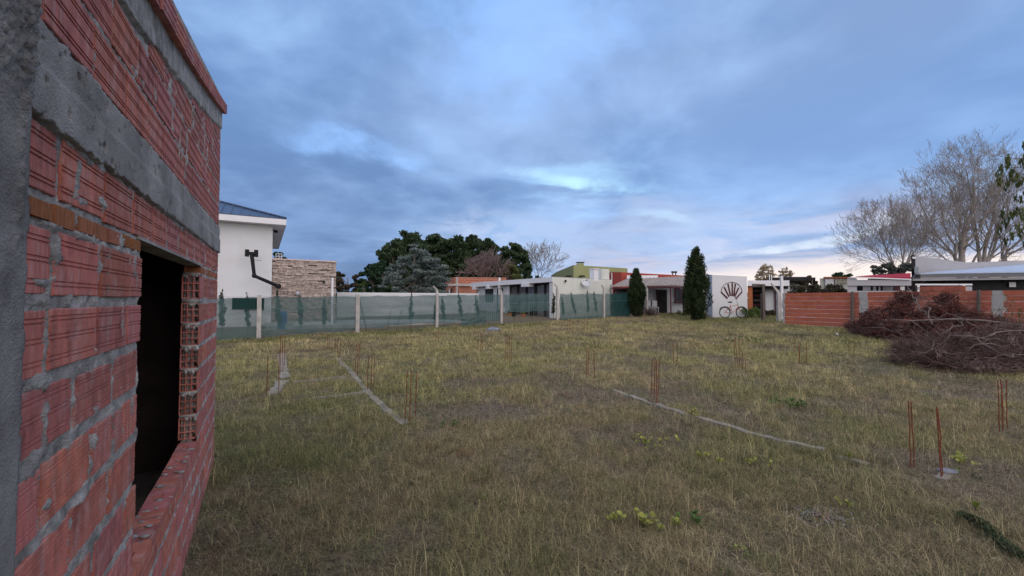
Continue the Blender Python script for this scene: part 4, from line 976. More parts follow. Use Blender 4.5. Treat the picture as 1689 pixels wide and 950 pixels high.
m = MB(); m.slab([at(1505, 463, 24.3), at(1800, 459.5, 24.3), at(1800, 456, 24.3), at(1506, 459.0, 24.3)], (0, .3, 0)); m.build('eave_board', M_grey, bh)
box_px('light_beam', 1510, 1604, 468, 24.0, .2, M_whitep, parent=bh, ybot=470.5); box_px('bracket', 1513, 1517, 470.6, 24.0, .2, M_whitep, parent=bh, ybot=484); box_px('bracket', 1588, 1592, 470.6, 24.0, .2, M_whitep, parent=bh, ybot=476)
box_px('meter_box', 1592, 1603, 472.5, 23.8, .3, M_grey, parent=bh, ybot=481)
box_px('house_sign', 1664.5, 1675.5, 465.5, 24.9, .05, M_plaque, parent=bh, ybot=473.3); box_px('floodlight', 1505, 1510, 423.5, 24.7, .15, M_whitep, parent=bh, ybot=426.5)
box_px('air_vent', 1508, 1515, 440, 24.5, .3, mat('grey_grille', (.18, .22, .24), .5, .2, 6), parent=bh, ybot=451); box_px('wall_box', 1510, 1518, 452.5, 24.05, .2, M_black, parent=bh, ybot=456.5); box_px('wall_light', 1655, 1659, 460, 24.9, .1, M_dark, parent=bh, ybot=466)
far = thing('cream_terrace_house', 'distant cream and white house with a thin orange roof above the hedge', 'house', tuple(at(1378, 480, 42)))
box_px('wall', 1352, 1400, 459, 42, 5, M_whitec, parent=far); box_px('roof', 1358, 1402, 456.5, 41.7, 5.6, M_orange, parent=far, ybot=459); box_px('door', 1361, 1375, 460, 41.8, .1, M_whitep, parent=far); 
for k in range(5): box_px('window', 1377+k*4.4, 1380.6+k*4.4, 460.5, 41.85, .08, mat('pale_pane', (.42, .40, .33), .5, .1, 2) if k == 0 else bpy.data.materials['pale_pane'], parent=far, ybot=468)
far2 = thing('distant_white_house', 'distant long white house left of the hedge', 'house', tuple(at(1318, 480, 40)))
box_px('wall', 1296, 1334, 460.5, 40, 5, M_whitep, parent=far2); box_px('roof', 1290, 1336, 456.5, 39.7, 5.6, M_bluer, parent=far2, ybot=460.5); box_px('window', 1312, 1320, 464, 39.95, .06, M_glass, parent=far2, ybot=468)

# ------------------------------------------------------------------ trees and hedges
def clumpy(px0, px1, ytop, ybase, Y, n, seed, prof=None, dep=None, rr=(.06, .12)):
    """clump centres filling a crown outline given in picture columns at distance Y"""
    r = random.Random(seed); a, b = at(px0, ytop, Y), at(px1, ybase, Y); w = b.x-a.x; h = a.z-b.z; dep = dep or w*.35; cs = []; rs = []
    while len(cs) < n:
        fx, fz, fy = r.random(), r.random(), r.uniform(-1, 1)
        lim = prof(fx) if prof else math.sin(math.pi*min(.98, max(.02, fx)))**.5
        if fz > lim: continue
        if fz < lim*.35 and r.random() < .4: continue
        s = r.uniform(*rr)*max(w, h); cs.append((a.x+fx*w, Y+fy*dep, b.z+fz*h-s*.4)); rs.append((s, s*.9, s*.65))
    return cs, rs
def tree(name, lab, px0, px1, ytop, ybase, Y, n, m_, nl, ls, seed, trunkw=.2, prof=None, asp=1.6, group=None, rr=(.06, .12), tm=None, **k):
    b = at((px0+px1)/2, ybase, Y); gz_ = ground(b.x, Y); th = thing(name, lab, 'tree', (b.x, Y, gz_), group)
    cs, rs = clumpy(px0, px1, ytop, ybase, Y, n, seed, prof, rr=rr); leafobj('crown', cs, rs, nl, ls, m_, th, asp=asp, seed=seed, **k)
    m = MB(); top = Vector((b.x, Y, at(0, ytop, Y).z*.75+.5)); m.tube([(b.x, Y, gz_-.1), Vector((b.x+.1, Y, (gz_+top.z)/2)), top], [trunkw, trunkw*.75, trunkw*.3], 7)
    r = random.Random(seed+5)
    for i in range(0, len(cs), max(1, len(cs)//14)):
        c = Vector(cs[i]); f = r.uniform(.3, .8); s0 = Vector((b.x+.05, Y, gz_+(top.z-gz_)*f)); m.tube([s0, s0.lerp(c, .5)+Z*.15, c], [trunkw*.4, trunkw*.25, .03], 4, False)
    m.build('trunk', tm or M_bark, th, True); return th
PG = 'pines of the dark grove behind the houses'
pines = [(625, 672, 397, 486, 56, 'leftmost tall pine, its crown stepping down to the left of the grove'), (645, 705, 381, 486, 60, 'tallest pine at the left end of the grove'), (690, 745, 386, 486, 63, 'rounded pine directly above the silvery tree'),
         (728, 775, 388, 486, 61, 'pine right of the silvery tree in the middle of the grove'), (757, 800, 386, 486, 64, 'pine with a small tip above the mauve bare tree'), (785, 828, 395, 486, 62, 'lower pine between the mauve bare tree and the right end pine'), (820, 873, 401, 486, 58, 'pine at the right end of the grove beside the thin bare tree')]
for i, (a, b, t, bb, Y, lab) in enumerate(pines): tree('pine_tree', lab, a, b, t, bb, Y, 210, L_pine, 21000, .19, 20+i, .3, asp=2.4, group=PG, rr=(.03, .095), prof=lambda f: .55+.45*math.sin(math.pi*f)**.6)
tree('conifer_tree', 'rounded dark green conifer left of the silvery tree', 590, 634, 433, 488, 44, 80, L_pine2, 11000, .14, 41, .2, rr=(.05, .11))
tree('conifer_tree', 'narrow conifer tip between the round conifer and the silvery tree', 620, 640, 424, 488, 47, 16, L_pine2, 3000, .20, 42, .2)
tree('brown_hedge_tree', 'brownish leafless thicket at the foot of the conifers right of the stone wing', 548, 598, 446, 495, 48, 70, leafmat('brownish_twigs', (.035, .032, .022), (.10, .08, .055), .1), 7500, .16, 43, .15, prof=lambda f: .75+.25*math.sin(f*9), rr=(.05, .1))
tree('low_green_bush', 'low green bush in front of the round conifer', 583, 618, 466, 488, 40, 12, L_weed, 2200, .14, 44, .1)
tree('green_bush', 'yellow-green leafy bush between mauve tree and last pine', 822, 862, 430, 490, 48, 60, L_olive, 7500, .16, 45, .15)
tree('dark_shrub', 'small dark shrub at the foot of the thin bare tree', 882, 901, 443, 470, 47, 8, L_pine2, 1600, .16, 46, .1)
tree('small_tree', 'leafy treetop showing above the stone wing beside the white house', 448, 480, 412, 440, 38, 9, L_pine2, 1600, .16, 47, .1)
# silvery tree: layered pale sprays
r = random.Random(50); Y = 38; th = thing('silver_tree', 'broad silvery grey-green tree in front of the dark pines', 'tree', tuple(at(683, 485, Y)))
cs = []; rs = []; axes = [(683, 402, 24), (700, 412, 22), (664, 424, 20), (716, 424, 20), (645, 436, 16), (731, 436, 14), (655, 455, 24), (690, 450, 30), (716, 455, 24), (680, 430, 28), (690, 470, 36), (655, 472, 28), (725, 468, 14)]
for cx_, ty, wd in axes:
    for k in range(9):
        f = k/8; px = cx_+r.uniform(-1, 1)*wd*(.15+.85*f); py = ty+4+f*34+r.uniform(-2, 2)
        if py > 486: continue
        c = at(px, py, Y+r.uniform(-1.4, 1.2)); s = r.uniform(.28, .5); cs.append(tuple(c)); rs.append((s*1.25, s, s*.45))
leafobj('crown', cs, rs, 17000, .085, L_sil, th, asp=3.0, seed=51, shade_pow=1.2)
m = MB(); b = at(683, 485, Y); gz_ = ground(b.x, Y)
m.tube([(b.x, Y, gz_), (b.x, Y, 3.2), tuple(at(684, 408, Y))], [.25, .18, .04], 7)
for c in cs[::5]: m.tube([(b.x, Y, random.uniform(1.5, 4)), tuple(c)], [.07, .02], 4, False)
m.build('trunk', M_bark, th)
# cypresses in the lot
def cypress(px, top, base_px_y, Y, wpx, lab, seed):
    b = at(px, base_px_y, Y); b.z = ground(b.x, Y); H = at(px, top, Y).z-b.z; w = wpx/F*Y/2
    th = thing('cypress_tree', lab, 'cypress', tuple(b)); r = random.Random(seed); m = MB(); m.tube([b-Z*.1, b+Z*H*.9], [.10, .03], 7); m.build('trunk', M_bark, th)
    cs = []; rs = []
    for k in range(150):
        f = r.random()**.9; prof = (.50+1.25*f)*.0+ (min(1, .55+f*1.5) if f < .35 else 1)*(1-max(0, (f-.40)/.66)**2.3)
        a = r.uniform(0, 6.28); q = r.uniform(.45, .93)*prof*w; s = w*.21*(.6+.5*prof); cs.append((b.x+math.cos(a)*q, b.y+math.sin(a)*q, b.z+.08+f*H*.92)); s *= r.uniform(.6, 1.3); rs.append((s, s, s*2.2))
    for k in range(40):
        f = k/40; cs.append((b.x, b.y, b.z+.05+f*H*.95)); prof = (min(1, .55+f*1.5) if f < .35 else 1)*(1-max(0, (f-.40)/.66)**2.3); s = max(.06, w*.75*prof); rs.append((s, s, .2))
    leafobj('crown', cs, rs, 30000, .045, L_cyp, th, asp=2.4, up=.9, seed=seed)
cypress(1149, 405, 529, 24.4, 43, 'tall dense cypress standing in the grass left of the white fan wall', 60)
cypress(1050, 441, 521, 27.5, 29, 'shorter cypress at the end of the green shade cloth', 61)
# bare trees
def bare(name, lab, stems, Y, depth, L0, r0, seed, mt, spread=.42, minr=.010, ratio=.76, kids=(2, 3), up=.12, group=None):
    r = random.Random(seed); px, py = stems[0][0], stems[0][1]; b = at(px, py, Y); gz_ = ground(b.x, Y); th = thing(name, lab, 'tree', (b.x, Y, gz_), group)
    mt_ = MB(); mc = MB(); tips = []
    for (sx, sy, tx, ty, sr) in stems:
        p0 = at(sx, sy, Y); p0.z = max(gz_-.1, p0.z) if sy < 480 else gz_-.1
        base = Vector((p0.x+(b.x-p0.x)*.4, Y, gz_-.1)); p1 = at(tx, ty, Y)+Vector((0, r.uniform(-1.2, 1.2), 0)); dd = (p1-p0)
        if (p0-base).length > .3: mt_.tube([base, p0], [r0*sr*1.25, r0*sr], 8, False)
        npt = 5; pts = [p0+dd*(i/npt)+Vector((r.gauss(0, .12), r.gauss(0, .12), 0))*(i > 0) for i in range(npt+1)]; rs = [r0*sr*(1-.72*i/npt) for i in range(npt+1)]
        mt_.tube(pts, [q_*.8 for q_ in rs], 7, False)
        for i in range(1, npt+1):
            for q in range(2 if i < npt else 4):
                o = dd.orthogonal().normalized(); o.rotate(Matrix.Rotation(r.uniform(0, 6.28), 3, dd.normalized()))
                nd = (dd.normalized()*.8+o*r.uniform(.5, 1.1)+Z*up).normalized()
                branch(mc, tips, pts[i], nd, L0*r.uniform(.6, 1.1)*(1.1-.1*i), rs[i]*.36, depth, r, spread, curve=.15, upb=up, minr=minr, ratio=ratio, kids=kids)
    mt_.build('trunk', mt, th, True); mc.build('crown', mt, th)
    return th
minr_ = .006
BG = 'tall leafless trees behind the black house'
bare('bare_tree', 'leafless multi-stemmed tree spreading low above the red-roofed house', [(1486, 452, 1478, 378, .75), (1484, 452, 1432, 372, .7), (1480, 452, 1418, 395, .55), (1488, 452, 1510, 368, .75), (1491, 452, 1540, 375, .7), (1486, 452, 1455, 360, .6), (1490, 452, 1550, 415, .5), (1482, 452, 1442, 410, .5), (1492, 452, 1528, 345, .6)], 36, 4, 1.6, .11, 71, M_barkp, minr=.006, group=BG)
bare('bare_tree', 'tall leafless tree with a thick pale trunk left of the others behind the black house', [(1585, 440, 1588, 305, 1.3), (1581, 445, 1545, 350, .8), (1588, 420, 1630, 310, .8), (1584, 400, 1555, 300, .7), (1582, 430, 1520, 380, .5), (1580, 440, 1528, 318, .6), (1586, 400, 1610, 275, .6), (1583, 445, 1540, 410, .45)], 37, 4, 2.0, .19, 72, M_barkp, minr=.0065, group=BG)
bare('bare_tree', 'tall leafless tree with forking trunks in the middle behind the black house', [(1622, 440, 1640, 310, 1.1), (1616, 440, 1605, 320, .9), (1626, 440, 1668, 330, .9), (1598, 445, 1630, 350, .7), (1624, 440, 1690, 370, .6), (1618, 430, 1580, 285, .6), (1628, 430, 1660, 280, .6), (1630, 440, 1676, 405, .5)], 38, 4, 2.0, .18, 73, M_barkp, minr=.0065, group=BG)
bare('bare_tree', 'leafless tree furthest right with a slim trunk partly behind hanging leaves', [(1655, 440, 1662, 340, .8), (1655, 435, 1700, 340, .8), (1658, 420, 1720, 390, .7)], 38, 4, 1.8, .17, 74, M_barkp, minr=.0065, group=BG)
bare('bare_tree', 'thin pale leafless tree right of the pine grove', [(889, 462, 884, 425, .8), (890, 462, 900, 425, .8), (888, 462, 875, 432, .6), (891, 462, 912, 436, .6)], 60, 3, 1.7, .10, 75, M_barkp, minr=.014)
r = random.Random(76)
bare('mauve_tree', 'mauve leafless round tree in front of the pines', [(803, 465, 803, 438, .8), (801, 465, 792, 442, .8), (805, 465, 815, 442, .8), (800, 465, 785, 450, .6), (806, 465, 824, 450, .6)], 47, 3, 1.15, .09, 76, mat('mauve_bark', (.21, .155, .15), .9, .2, 3), minr=.018, spread=.5)
tree('autumn_tree', 'pale yellowish tree behind the white outbuilding, larger left one', 1246, 1282, 435, 480, 50, 150, L_autumn, 4200, .085, 81, .10, asp=2.5, rr=(.04, .09))
tree('autumn_tree', 'pale yellowish tree behind the white outbuilding, smaller right one', 1282, 1308, 441, 480, 52, 110, L_autumn, 2800, .085, 82, .10, asp=2.5, rr=(.04, .09))
tree('dark_tree_line', 'low dark treetops above the distant cream house', 1366, 1416, 447, 490, 60, 60, L_pine2, 5000, .18, 83, .15)
tree('wispy_shrub', 'reddish wispy shrub in front of the distant cream house', 1322, 1358, 452, 482, 36, 12, L_hedge, 1200, .12, 84, .08)
tree('clipped_grey_shrub', 'blocky grey-green shrub under the leafless tree by the red roof', 1448, 1502, 432, 476, 34, 110, leafmat('grey_green_leaves', (.05, .06, .05), (.13, .14, .12), .2), 9000, .10, 85, .12, prof=lambda f: .95, rr=(.06, .11))
# hedge
r = random.Random(90); th = thing('hedge', 'dark brownish hedge along the top of the red brick wall', 'hedge', tuple(at(1350, 480, 24.5))); cs = []; rs = []
for k in range(90):
    px = r.uniform(1303, 1396); top = np.interp(px, [1303, 1330, 1350, 1396], [472, 470, 470, 467.5]); c = at(px, r.uniform(top+3, 500), 26.5+r.uniform(-.5, .5)); cs.append(tuple(c)); s = r.uniform(.18, .32); rs.append((s, s, s*.7))
leafobj('foliage', cs, rs, 12000, .06, L_hedge, th, seed=90, asp=1.7)
m = MB()
for k in range(12): p = at(1307+k*7.6, 500, 26.5); p.z = ground(p.x, 26.5); m.tube([p, p+Z*1.6], .03, 4)
m.build('stem', M_bark, th)
# far woods closing the horizon
cs = []; rs = []; r = random.Random(91)
for k in range(420):
    a = R(r.uniform(-75, 75)); d = r.uniform(150, 190); s = r.uniform(3, 5); cs.append((math.sin(a)*d, math.cos(a)*d, 1.5+r.uniform(0, 2.5))); rs.append((s*1.3, s, s*.75))
o = leafobj('far_woods', cs, rs, 24000, 1.0, L_pine2, seed=91); tag(o, 'low line of distant dark trees along the horizon', 'woods', kind='stuff')
# tree at the right edge whose leafy twigs hang into view
def drooping():
    b = Vector((15.9, 11.6, 0)); b.z = ground(b.x, b.y); th = thing('drooping_tree', 'tree at the right edge whose drooping olive leaves hang into view', 'tree', tuple(b)); r = random.Random(95); m = MB(); cs = []; rs = []
    m.tube([b, b+Vector((.1, 0, 2.5)), b+Vector((.0, .1, 5.5))], [.16, .12, .05], 8)
    ends = [(1648, 277, 5), (1665, 262, 6), (1672, 285, 8), (1680, 292, 8), (1688, 262, 6), (1652, 290, 5), (1662, 300, 5), (1686, 318, 6), (1690, 240, 6), (1660, 352, 6), (1676, 345, 7), (1655, 372, 7), (1688, 350, 7), (1664, 385, 8), (1686, 375, 7), (1700, 300, 9), (1710, 350, 9), (1715, 270, 9), (1730, 320, 9), (1690, 395, 5)]
    for px, py, w_ in ends:
        Y = 11.6+r.uniform(-.8, .8); e_ = at(px, py, Y); src = b+Vector((0, 0, max(1.5, e_.z-b.z-.2-r.random()*.9))); mid = src.lerp(e_, .6)+Z*.25
        m.tube([src, mid, e_], [.035, .018, .006], 4, False)
        for k in range(3): cs.append(tuple(e_+Vector((r.gauss(0, .05), r.gauss(0, .05), -.10*k)))); rs.append((.055, .055, .12))
    m.build('trunk', M_bark, th); leafobj('foliage', cs, rs, 1000, .032, L_olive, th, asp=4.5, droop=2.0, seed=95)
drooping()

# ------------------------------------------------------------------ brush piles
def brush(name, lab, hull, n_twig, n_leaf, seed, lm, leafsize, logs):
    """hull: list of (px, ytop, ybase, Y, depth) across the pile"""
    r = random.Random(seed); pxs = [h[0] for h in hull]; th = None
    mid = hull[len(hull)//2]; b = at(mid[0], mid[2], mid[3]); th = thing(name, lab, 'brush pile', (b.x, b.y, ground(b.x, b.y)))
    def rp(edge=False):
        px = r.uniform(pxs[0], pxs[-1]); tp, bs, Y, dp = [np.interp(px, pxs, [h[k] for h in hull]) for k in (1, 2, 3, 4)]
        f = r.random()**.7; py = tp+(bs-tp)*f; fy = r.uniform(-.0, 1)*dp*(.2+.8*f)
        p = at(px, py, Y+ (1-f)*dp*.5); p.y += r.uniform(-.5, .5)*dp*.7*f; p.z = max(p.z, ground(p.x, p.y)+.03); return p
    m = MB()
    for k in range(n_twig):
        p = rp(); a = r.uniform(0, 6.28); d = Vector((math.cos(a), math.sin(a)*.7, r.gauss(.1, .5))).normalized(); L_ = r.uniform(.15, .6); q = p+d*L_*.5+Vector((r.gauss(0, .06), r.gauss(0, .06), r.gauss(0, .05))); e_ = q+(d+Vector((r.gauss(0, .3), r.gauss(0, .3), r.gauss(0, .25)))).normalized()*L_*.5
        for w in (q, e_): w.z = max(w.z, ground(w.x, w.y)+.02)
        ra = r.uniform(.003, .009); m.tube([p, q, e_], [ra, ra*.8, ra*.4], 3, False)
        if r.random() < .5:
            for s_ in range(3): f = q.lerp(e_, r.random()); m.tube([f, f+Vector((r.gauss(0, .12), r.gauss(0, .12), r.gauss(0, .1)))], [.004, .002], 3, False)
    o = m.build('twigs', M_twig, th); o['kind'] = 'stuff'
    cs = [tuple(rp()) for _ in range(170)]; v, f, s_ = leaves(cs, [(.24, .24, .20)]*170, n_leaf, leafsize, asp=4, seed=seed)
    v = v.reshape(-1, 3); gzv = np.array([ground(x, y) for x, y in v[::4, :2]]).repeat(4); v[:, 2] = np.maximum(v[:, 2], gzv+.01)
    o = npmesh('dead_needles', v, f, lm, th, attr=s_); o['kind'] = 'stuff'
    for (x0, y0, Y0, x1, y1, Y1, rad, bend) in logs:
        p, q = at(x0, y0, Y0), at(x1, y1, Y1); c = p.lerp(q, .5)+Z*bend; m = MB(); 
        pts = [p, p.lerp(c, .35), p.lerp(c, .7)+Z*bend*.3, c, c.lerp(q, .35), c.lerp(q, .7), q]; pts = [w+Vector((r.gauss(0, .05), r.gauss(0, .05), r.gauss(0, .035)))*(0 < i < 6) for i, w in enumerate(pts)]
        rr_ = [rad*f*.62 for f in (.35, .6, .85, 1, .95, .8, .6)]; m.tube(pts, rr_, 6)
        for i in range(1, 6):
            if r.random() < .8: m.tube([pts[i], pts[i]+Vector((r.gauss(0, .2), r.gauss(0, .15), r.gauss(.03, .14)))], [rad*.3, rad*.1], 4)
        m.build('branch', M_twigl, th, True)
rear = [(1404, 535, 548, 17.2, 1.0), (1425, 520, 552, 16.3, 1.4), (1450, 504, 556, 15.2, 1.8), (1470, 486, 560, 14.6, 2.0), (1492, 484, 562, 14.2, 2.2), (1510, 468, 562, 14.0, 2.2), (1522, 470, 565, 13.6, 2.2), (1534, 486, 568, 13.2, 2.2), (1552, 478, 568, 13.2, 2.2), (1578, 484, 570, 12.8, 2.2), (1606, 512, 572, 12.4, 2.0), (1660, 530, 575, 12.0, 1.8), (1740, 535, 578, 11.6, 1.6)]
brush('brush_pile', 'tall heap of cut red-brown conifer branches against the brick wall', rear, 2600, 34000, 101, L_brown, .030,
      [(1470, 527, 13.6, 1700, 538, 11.9, .06, .08), (1524, 500, 13.2, 1538, 535, 12.6, .03, .05), (1508, 496, 13.4, 1522, 520, 12.9, .02, .03), (1540, 560, 12.2, 1585, 530, 12.2, .03, .0), (1495, 470, 14.2, 1518, 508, 13.6, .025, .0), (1555, 512, 12.8, 1620, 545, 12.2, .022, .05), (1528, 548, 12.0, 1534, 565, 11.8, .02, .03), (1420, 540, 15.5, 1500, 545, 14.0, .02, .02)])
front = [(1488, 576, 588, 10.6, .8), (1505, 568, 594, 10.3, 1.2), (1530, 560, 600, 10.0, 1.4), (1570, 558, 606, 9.7, 1.5), (1620, 548, 608, 9.6, 1.5), (1660, 545, 606, 9.6, 1.5), (1740, 540, 606, 9.6, 1.5)]
brush('brush_pile', 'lower heap of bare grey-brown twigs in front of the red-brown heap', front, 4600, 6000, 102, leafmat('grey_brown_debris', (.06, .04, .038), (.25, .18, .165), .1), .017,
      [(1568, 548, 10.2, 1690, 592, 9.3, .028, .03), (1512, 580, 9.9, 1600, 583, 9.6, .018, .02), (1560, 560, 10.0, 1650, 560, 9.8, .022, .06), (1600, 560, 9.7, 1700, 545, 9.7, .025, .05), (1640, 590, 9.3, 1700, 580, 9.3, .025, .02), (1530, 560, 10.2, 1545, 590, 9.6, .015, .0), (1590, 575, 9.6, 1660, 570, 9.5, .014, .05)])
r = random.Random(110); th = thing('reed_clump', 'thin yellow-green reeds leaning on the brick wall at the right edge', 'plant', tuple(gat(1660, 600))); cs = []
m = MB()
for k in range(14): px = 1655+r.uniform(-8, 34); p = at(px, 560, 11.8); e_ = at(px+r.uniform(-10, 14), r.uniform(478, 520), 11.8); m.tube([p, p.lerp(e_, .5)+Vector((.03, 0, .02)), e_], [.008, .006, .003], 3, False); cs += [tuple(e_), tuple(p.lerp(e_, .7))]
m.build('stem', M_twigl, th); leafobj('leaf_sprays', cs, [(.05, .05, .12)]*len(cs), 170, .018, L_olive, th, asp=5, seed=110)

# ------------------------------------------------------------------ strips of foundation in the grass
def beam(name, pts, w, h, lab=None, mt=None):
    P = [gat(*p) for p in pts]; m = MB(); r = random.Random(int(pts[0][0])); rows = []; n = 0
    for i in range(len(P)-1):
        k = max(2, int((P[i+1]-P[i]).length/.12))
        for j in range(k+(i == len(P)-2)): rows.append(P[i].lerp(P[i+1], j/k))
    for i, c in enumerate(rows):
        d = (rows[min(i+1, len(rows)-1)]-rows[max(i-1, 0)]).normalized(); s_ = Vector((-d.y, d.x, 0)).normalized(); ww = w/2*(1+.35*r.uniform(-1, 1)); z = ground(c.x, c.y)
        hh = h+r.gauss(0, .008)
        for a, q in ((-ww, -.1), (-ww*.93, hh), (ww*.93, hh+r.gauss(0, .004)), (ww, -.1)): m.v.append((c.x+s_.x*a, c.y+s_.y*a, z+q))
    for i in range(len(rows)-1):
        for j in range(3): a = i*4+j; m.f.append((a, a+1, a+5, a+4))
    m.f.append((3, 2, 1, 0)); a = (len(rows)-1)*4; m.f.append((a, a+1, a+2, a+3))
    o = m.build(name, mt or M_found); o['kind'] = 'structure'; return o
M_found = mat('weathered_foundation_concrete', (.25, .23, .195), .95, .3, 6, .6, 40, (.11, .095, .075), .8, 3)
BEAMS = [([(464, 585), (470, 626)], .20, .05), ([(466, 632), (448, 656)], .22, .06), ([(556, 592), (582, 618), (608, 650), (640, 680), (668, 700)], .12, .022), ([(1012, 646), (1076, 668), (1150, 690), (1250, 720), (1360, 746)], .10, .035),
         ([(484, 633), (572, 625)], .10, .045), ([(512, 661), (602, 650)], .09, .045), ([(1380, 752), (1430, 768)], .12, .02), ([(1550, 791), (1560, 786)], .10, .02)]
BARE = [([(1560, 784), (1600, 762), (1700, 705)], .45, 0), ([(1330, 850), (1480, 880)], .35, 0), ([(720, 560), (780, 556)], .8, 0)]
for b in BEAMS: beam('foundation_strip', *b)
# starter bars
def rebar(lab, bars, grp='clusters of rusty starter bars left in the foundations'):
    bs = [gat(b[0], b[1]) for b in bars]; c = sum(bs, Vector())/len(bs); th = thing('starter_bars', lab, 'steel bars', tuple(c), grp)
    for (px, py, tx, ty), g in zip(bars, bs):
        p = g.copy(); t = at(tx, ty, p.y); d = (t-p); t = p+d; m = MB(); rad = .006 if True else 0
        t = t+Z*random.uniform(-.03, .02); m.tube([p-Z*.08, p]+[p.lerp(t, k/5)+Vector((random.gauss(0, .004), random.gauss(0, .004), 0)) for k in range(1, 5)]+[t], rad, 6); m.build('bar', M_rust, th)
rebar('three long rusty bars at the near end of the diagonal pale strip', [(668, 697, 672, 614), (676, 700, 678, 612), (685, 688, 687, 614)])
rebar('two widely spaced rusty bars nearest the brick house', [(439, 658, 442, 586), (459.5, 655, 460.5, 577)])
rebar('tight group of rusty bars behind the widely spaced pair', [(462, 618, 463, 552), (466, 615, 466.5, 549), (469, 606, 470, 553)])
rebar('dark group of three bars left of the longer trio', [(586, 616, 588, 568), (589.5, 622, 591, 566), (592, 606, 593.5, 568)])
rebar('group of three bars just right of the dark trio', [(606, 645, 608, 586), (611.5, 646, 613.5, 587), (616.5, 643, 618, 587)])
rebar('two faint bars in front of the pool edging', [(540, 578, 541, 550), (543.5, 576, 544, 552)])
rebar('three faint bars right of the pair by the pool edging', [(557, 590, 557.5, 556), (560.5, 590, 562, 558), (553.5, 578, 554, 554)])
rebar('faint bars below the first bent post', [(720, 560, 720, 545), (723, 561, 723.5, 545), (725.5, 560, 726, 547)])
rebar('four thin bars left of the middle of the lot, left group', [(788, 580, 788.5, 546), (793, 583, 793.5, 547), (796, 578, 796.5, 549)])
rebar('four thin bars left of the middle of the lot, right group', [(834, 597, 834.5, 555), (837.5, 596, 838, 553), (840, 597, 840.5, 554), (843, 597, 843.5, 555)])
rebar('pair of rusty bars in the middle of the lot with a third beside', [(966.5, 624, 968.5, 575), (970, 620, 970.5, 576), (980.5, 628, 979.5, 577)])
rebar('group of four bars standing on the long pale strip', [(1074, 655, 1076, 592), (1079, 660, 1080.5, 591), (1083, 668, 1083.5, 593), (1086, 655, 1088, 592)])
rebar('two thin bars near the mound right of the centre', [(963, 549, 963.5, 525), (968, 549, 968.5, 525)])
rebar('three faint bars left of the pair near the mound', [(936, 551, 936.5, 526), (940, 551, 940, 527), (944, 551, 944, 528)])
rebar('two thin bars in front of the tall cypress', [(1111, 602, 1110.5, 564), (1117, 602, 1116.5, 568)])
rebar('dense group of bars right of the tall cypress', [(1213, 603, 1210.5, 557), (1216.5, 606, 1212.5, 556), (1220, 604, 1219, 558), (1224.5, 610, 1224, 578), (1230, 616, 1229, 582)])
rebar('faint bars below the left end of the brick wall', [(1310, 583, 1310.5, 556), (1318, 605, 1318, 566), (1330, 600, 1330.5, 564), (1318, 600, 1320, 565)])
rebar('two bars in front of the wooden post on the brick wall', [(1400, 590, 1400, 560), (1408.5, 588, 1408.5, 556)])
rebar('two straight bars standing close together in the right foreground', [(1502, 773, 1498.5, 664), (1507, 772, 1502.5, 663)])
rebar('two touching bars forming the thickest stake in the right foreground', [(1553, 790, 1544.5, 672), (1555, 787, 1546.5, 673)])
rebar('group of bars at the right edge in front of the twig heap', [(1649, 712, 1646, 628), (1654.5, 710, 1650, 627), (1662, 706, 1660, 629), (1655, 708, 1652, 630)])

# ------------------------------------------------------------------ dry grass over the lot
def grassmat():
    m = bpy.data.materials.new('dry_grass_blades'); m.use_nodes = True; nt = m.node_tree; N = nt.nodes; L = nt.links
    b = N['Principled BSDF']; b.inputs['Roughness'].default_value = .7; b.inputs['Specular IOR Level'].default_value = .15
    a1 = N.new('ShaderNodeAttribute'); a1.attribute_name = 'tint'; a1.attribute_type = 'INSTANCER'
    a2 = N.new('ShaderNodeAttribute'); a2.attribute_name = 'shade'
    hs = N.new('ShaderNodeMix'); hs.data_type = 'RGBA'; hs.blend_type = 'MULTIPLY'; hs.inputs[0].default_value = 1
    cr = N.new('ShaderNodeValToRGB'); e = cr.color_ramp.elements; e[0].color = (.22, .22, .22, 1); e[1].color = (2.3, 2.2, 2.0, 1); e[0].position = .1
    L.new(a2.outputs['Fac'], cr.inputs[0]); L.new(a1.outputs['Color'], hs.inputs[6]); L.new(cr.outputs[0], hs.inputs[7])
    L.new(hs.outputs[2], b.inputs['Base Color']); tr = N.new('ShaderNodeBsdfTranslucent'); L.new(hs.outputs[2], tr.inputs[0])
    ms = N.new('ShaderNodeMixShader'); ms.inputs[0].default_value = .25; L.new(b.outputs[0], ms.inputs[1]); L.new(tr.outputs[0], ms.inputs[2]); L.new(ms.outputs[0], N['Material Output'].inputs[0]); return m
M_grass = grassmat()
def tuft(seed, nb, h, rad, w, bend, flat=0.0):
    r = np.random.default_rng(seed); Vs = []; Fs = []; Sh = []
    for i in range(nb):
        a = r.uniform(0, 6.28); q = rad*r.random()**.5; bx, by = math.cos(a)*q, math.sin(a)*q; d = r.uniform(0, 6.28); hh = h*r.uniform(.35, 1.15); be = bend*r.uniform(.3, 1.5)+flat*r.random(); ww = w*r.uniform(.6, 1.3); sh = r.random()
        side = (-math.sin(d), math.cos(d)); o = len(Vs); n = 4
        for k in range(n):
            f = k/(n-1); out = be*f*f; z = hh*(f-.35*be/max(.3, 1)*f*f*f) - (.45*flat*hh*f*f); z = max(z, -.01); wk = ww*(1-f*.85)
            px = bx+math.cos(d)*out*hh; py = by+math.sin(d)*out*hh
            Vs += [(px-side[0]*wk/2, py-side[1]*wk/2, z), (px+side[0]*wk/2, py+side[1]*wk/2, z)]; Sh += [sh, sh]
        for k in range(n-1): a_ = o+2*k; Fs.append((a_, a_+1, a_+3, a_+2))
    return npmesh('grass_tuft', np.array(Vs), np.array(Fs), M_grass, attr=Sh, link=False)
gc = bpy.data.collections.new('grass_tufts')
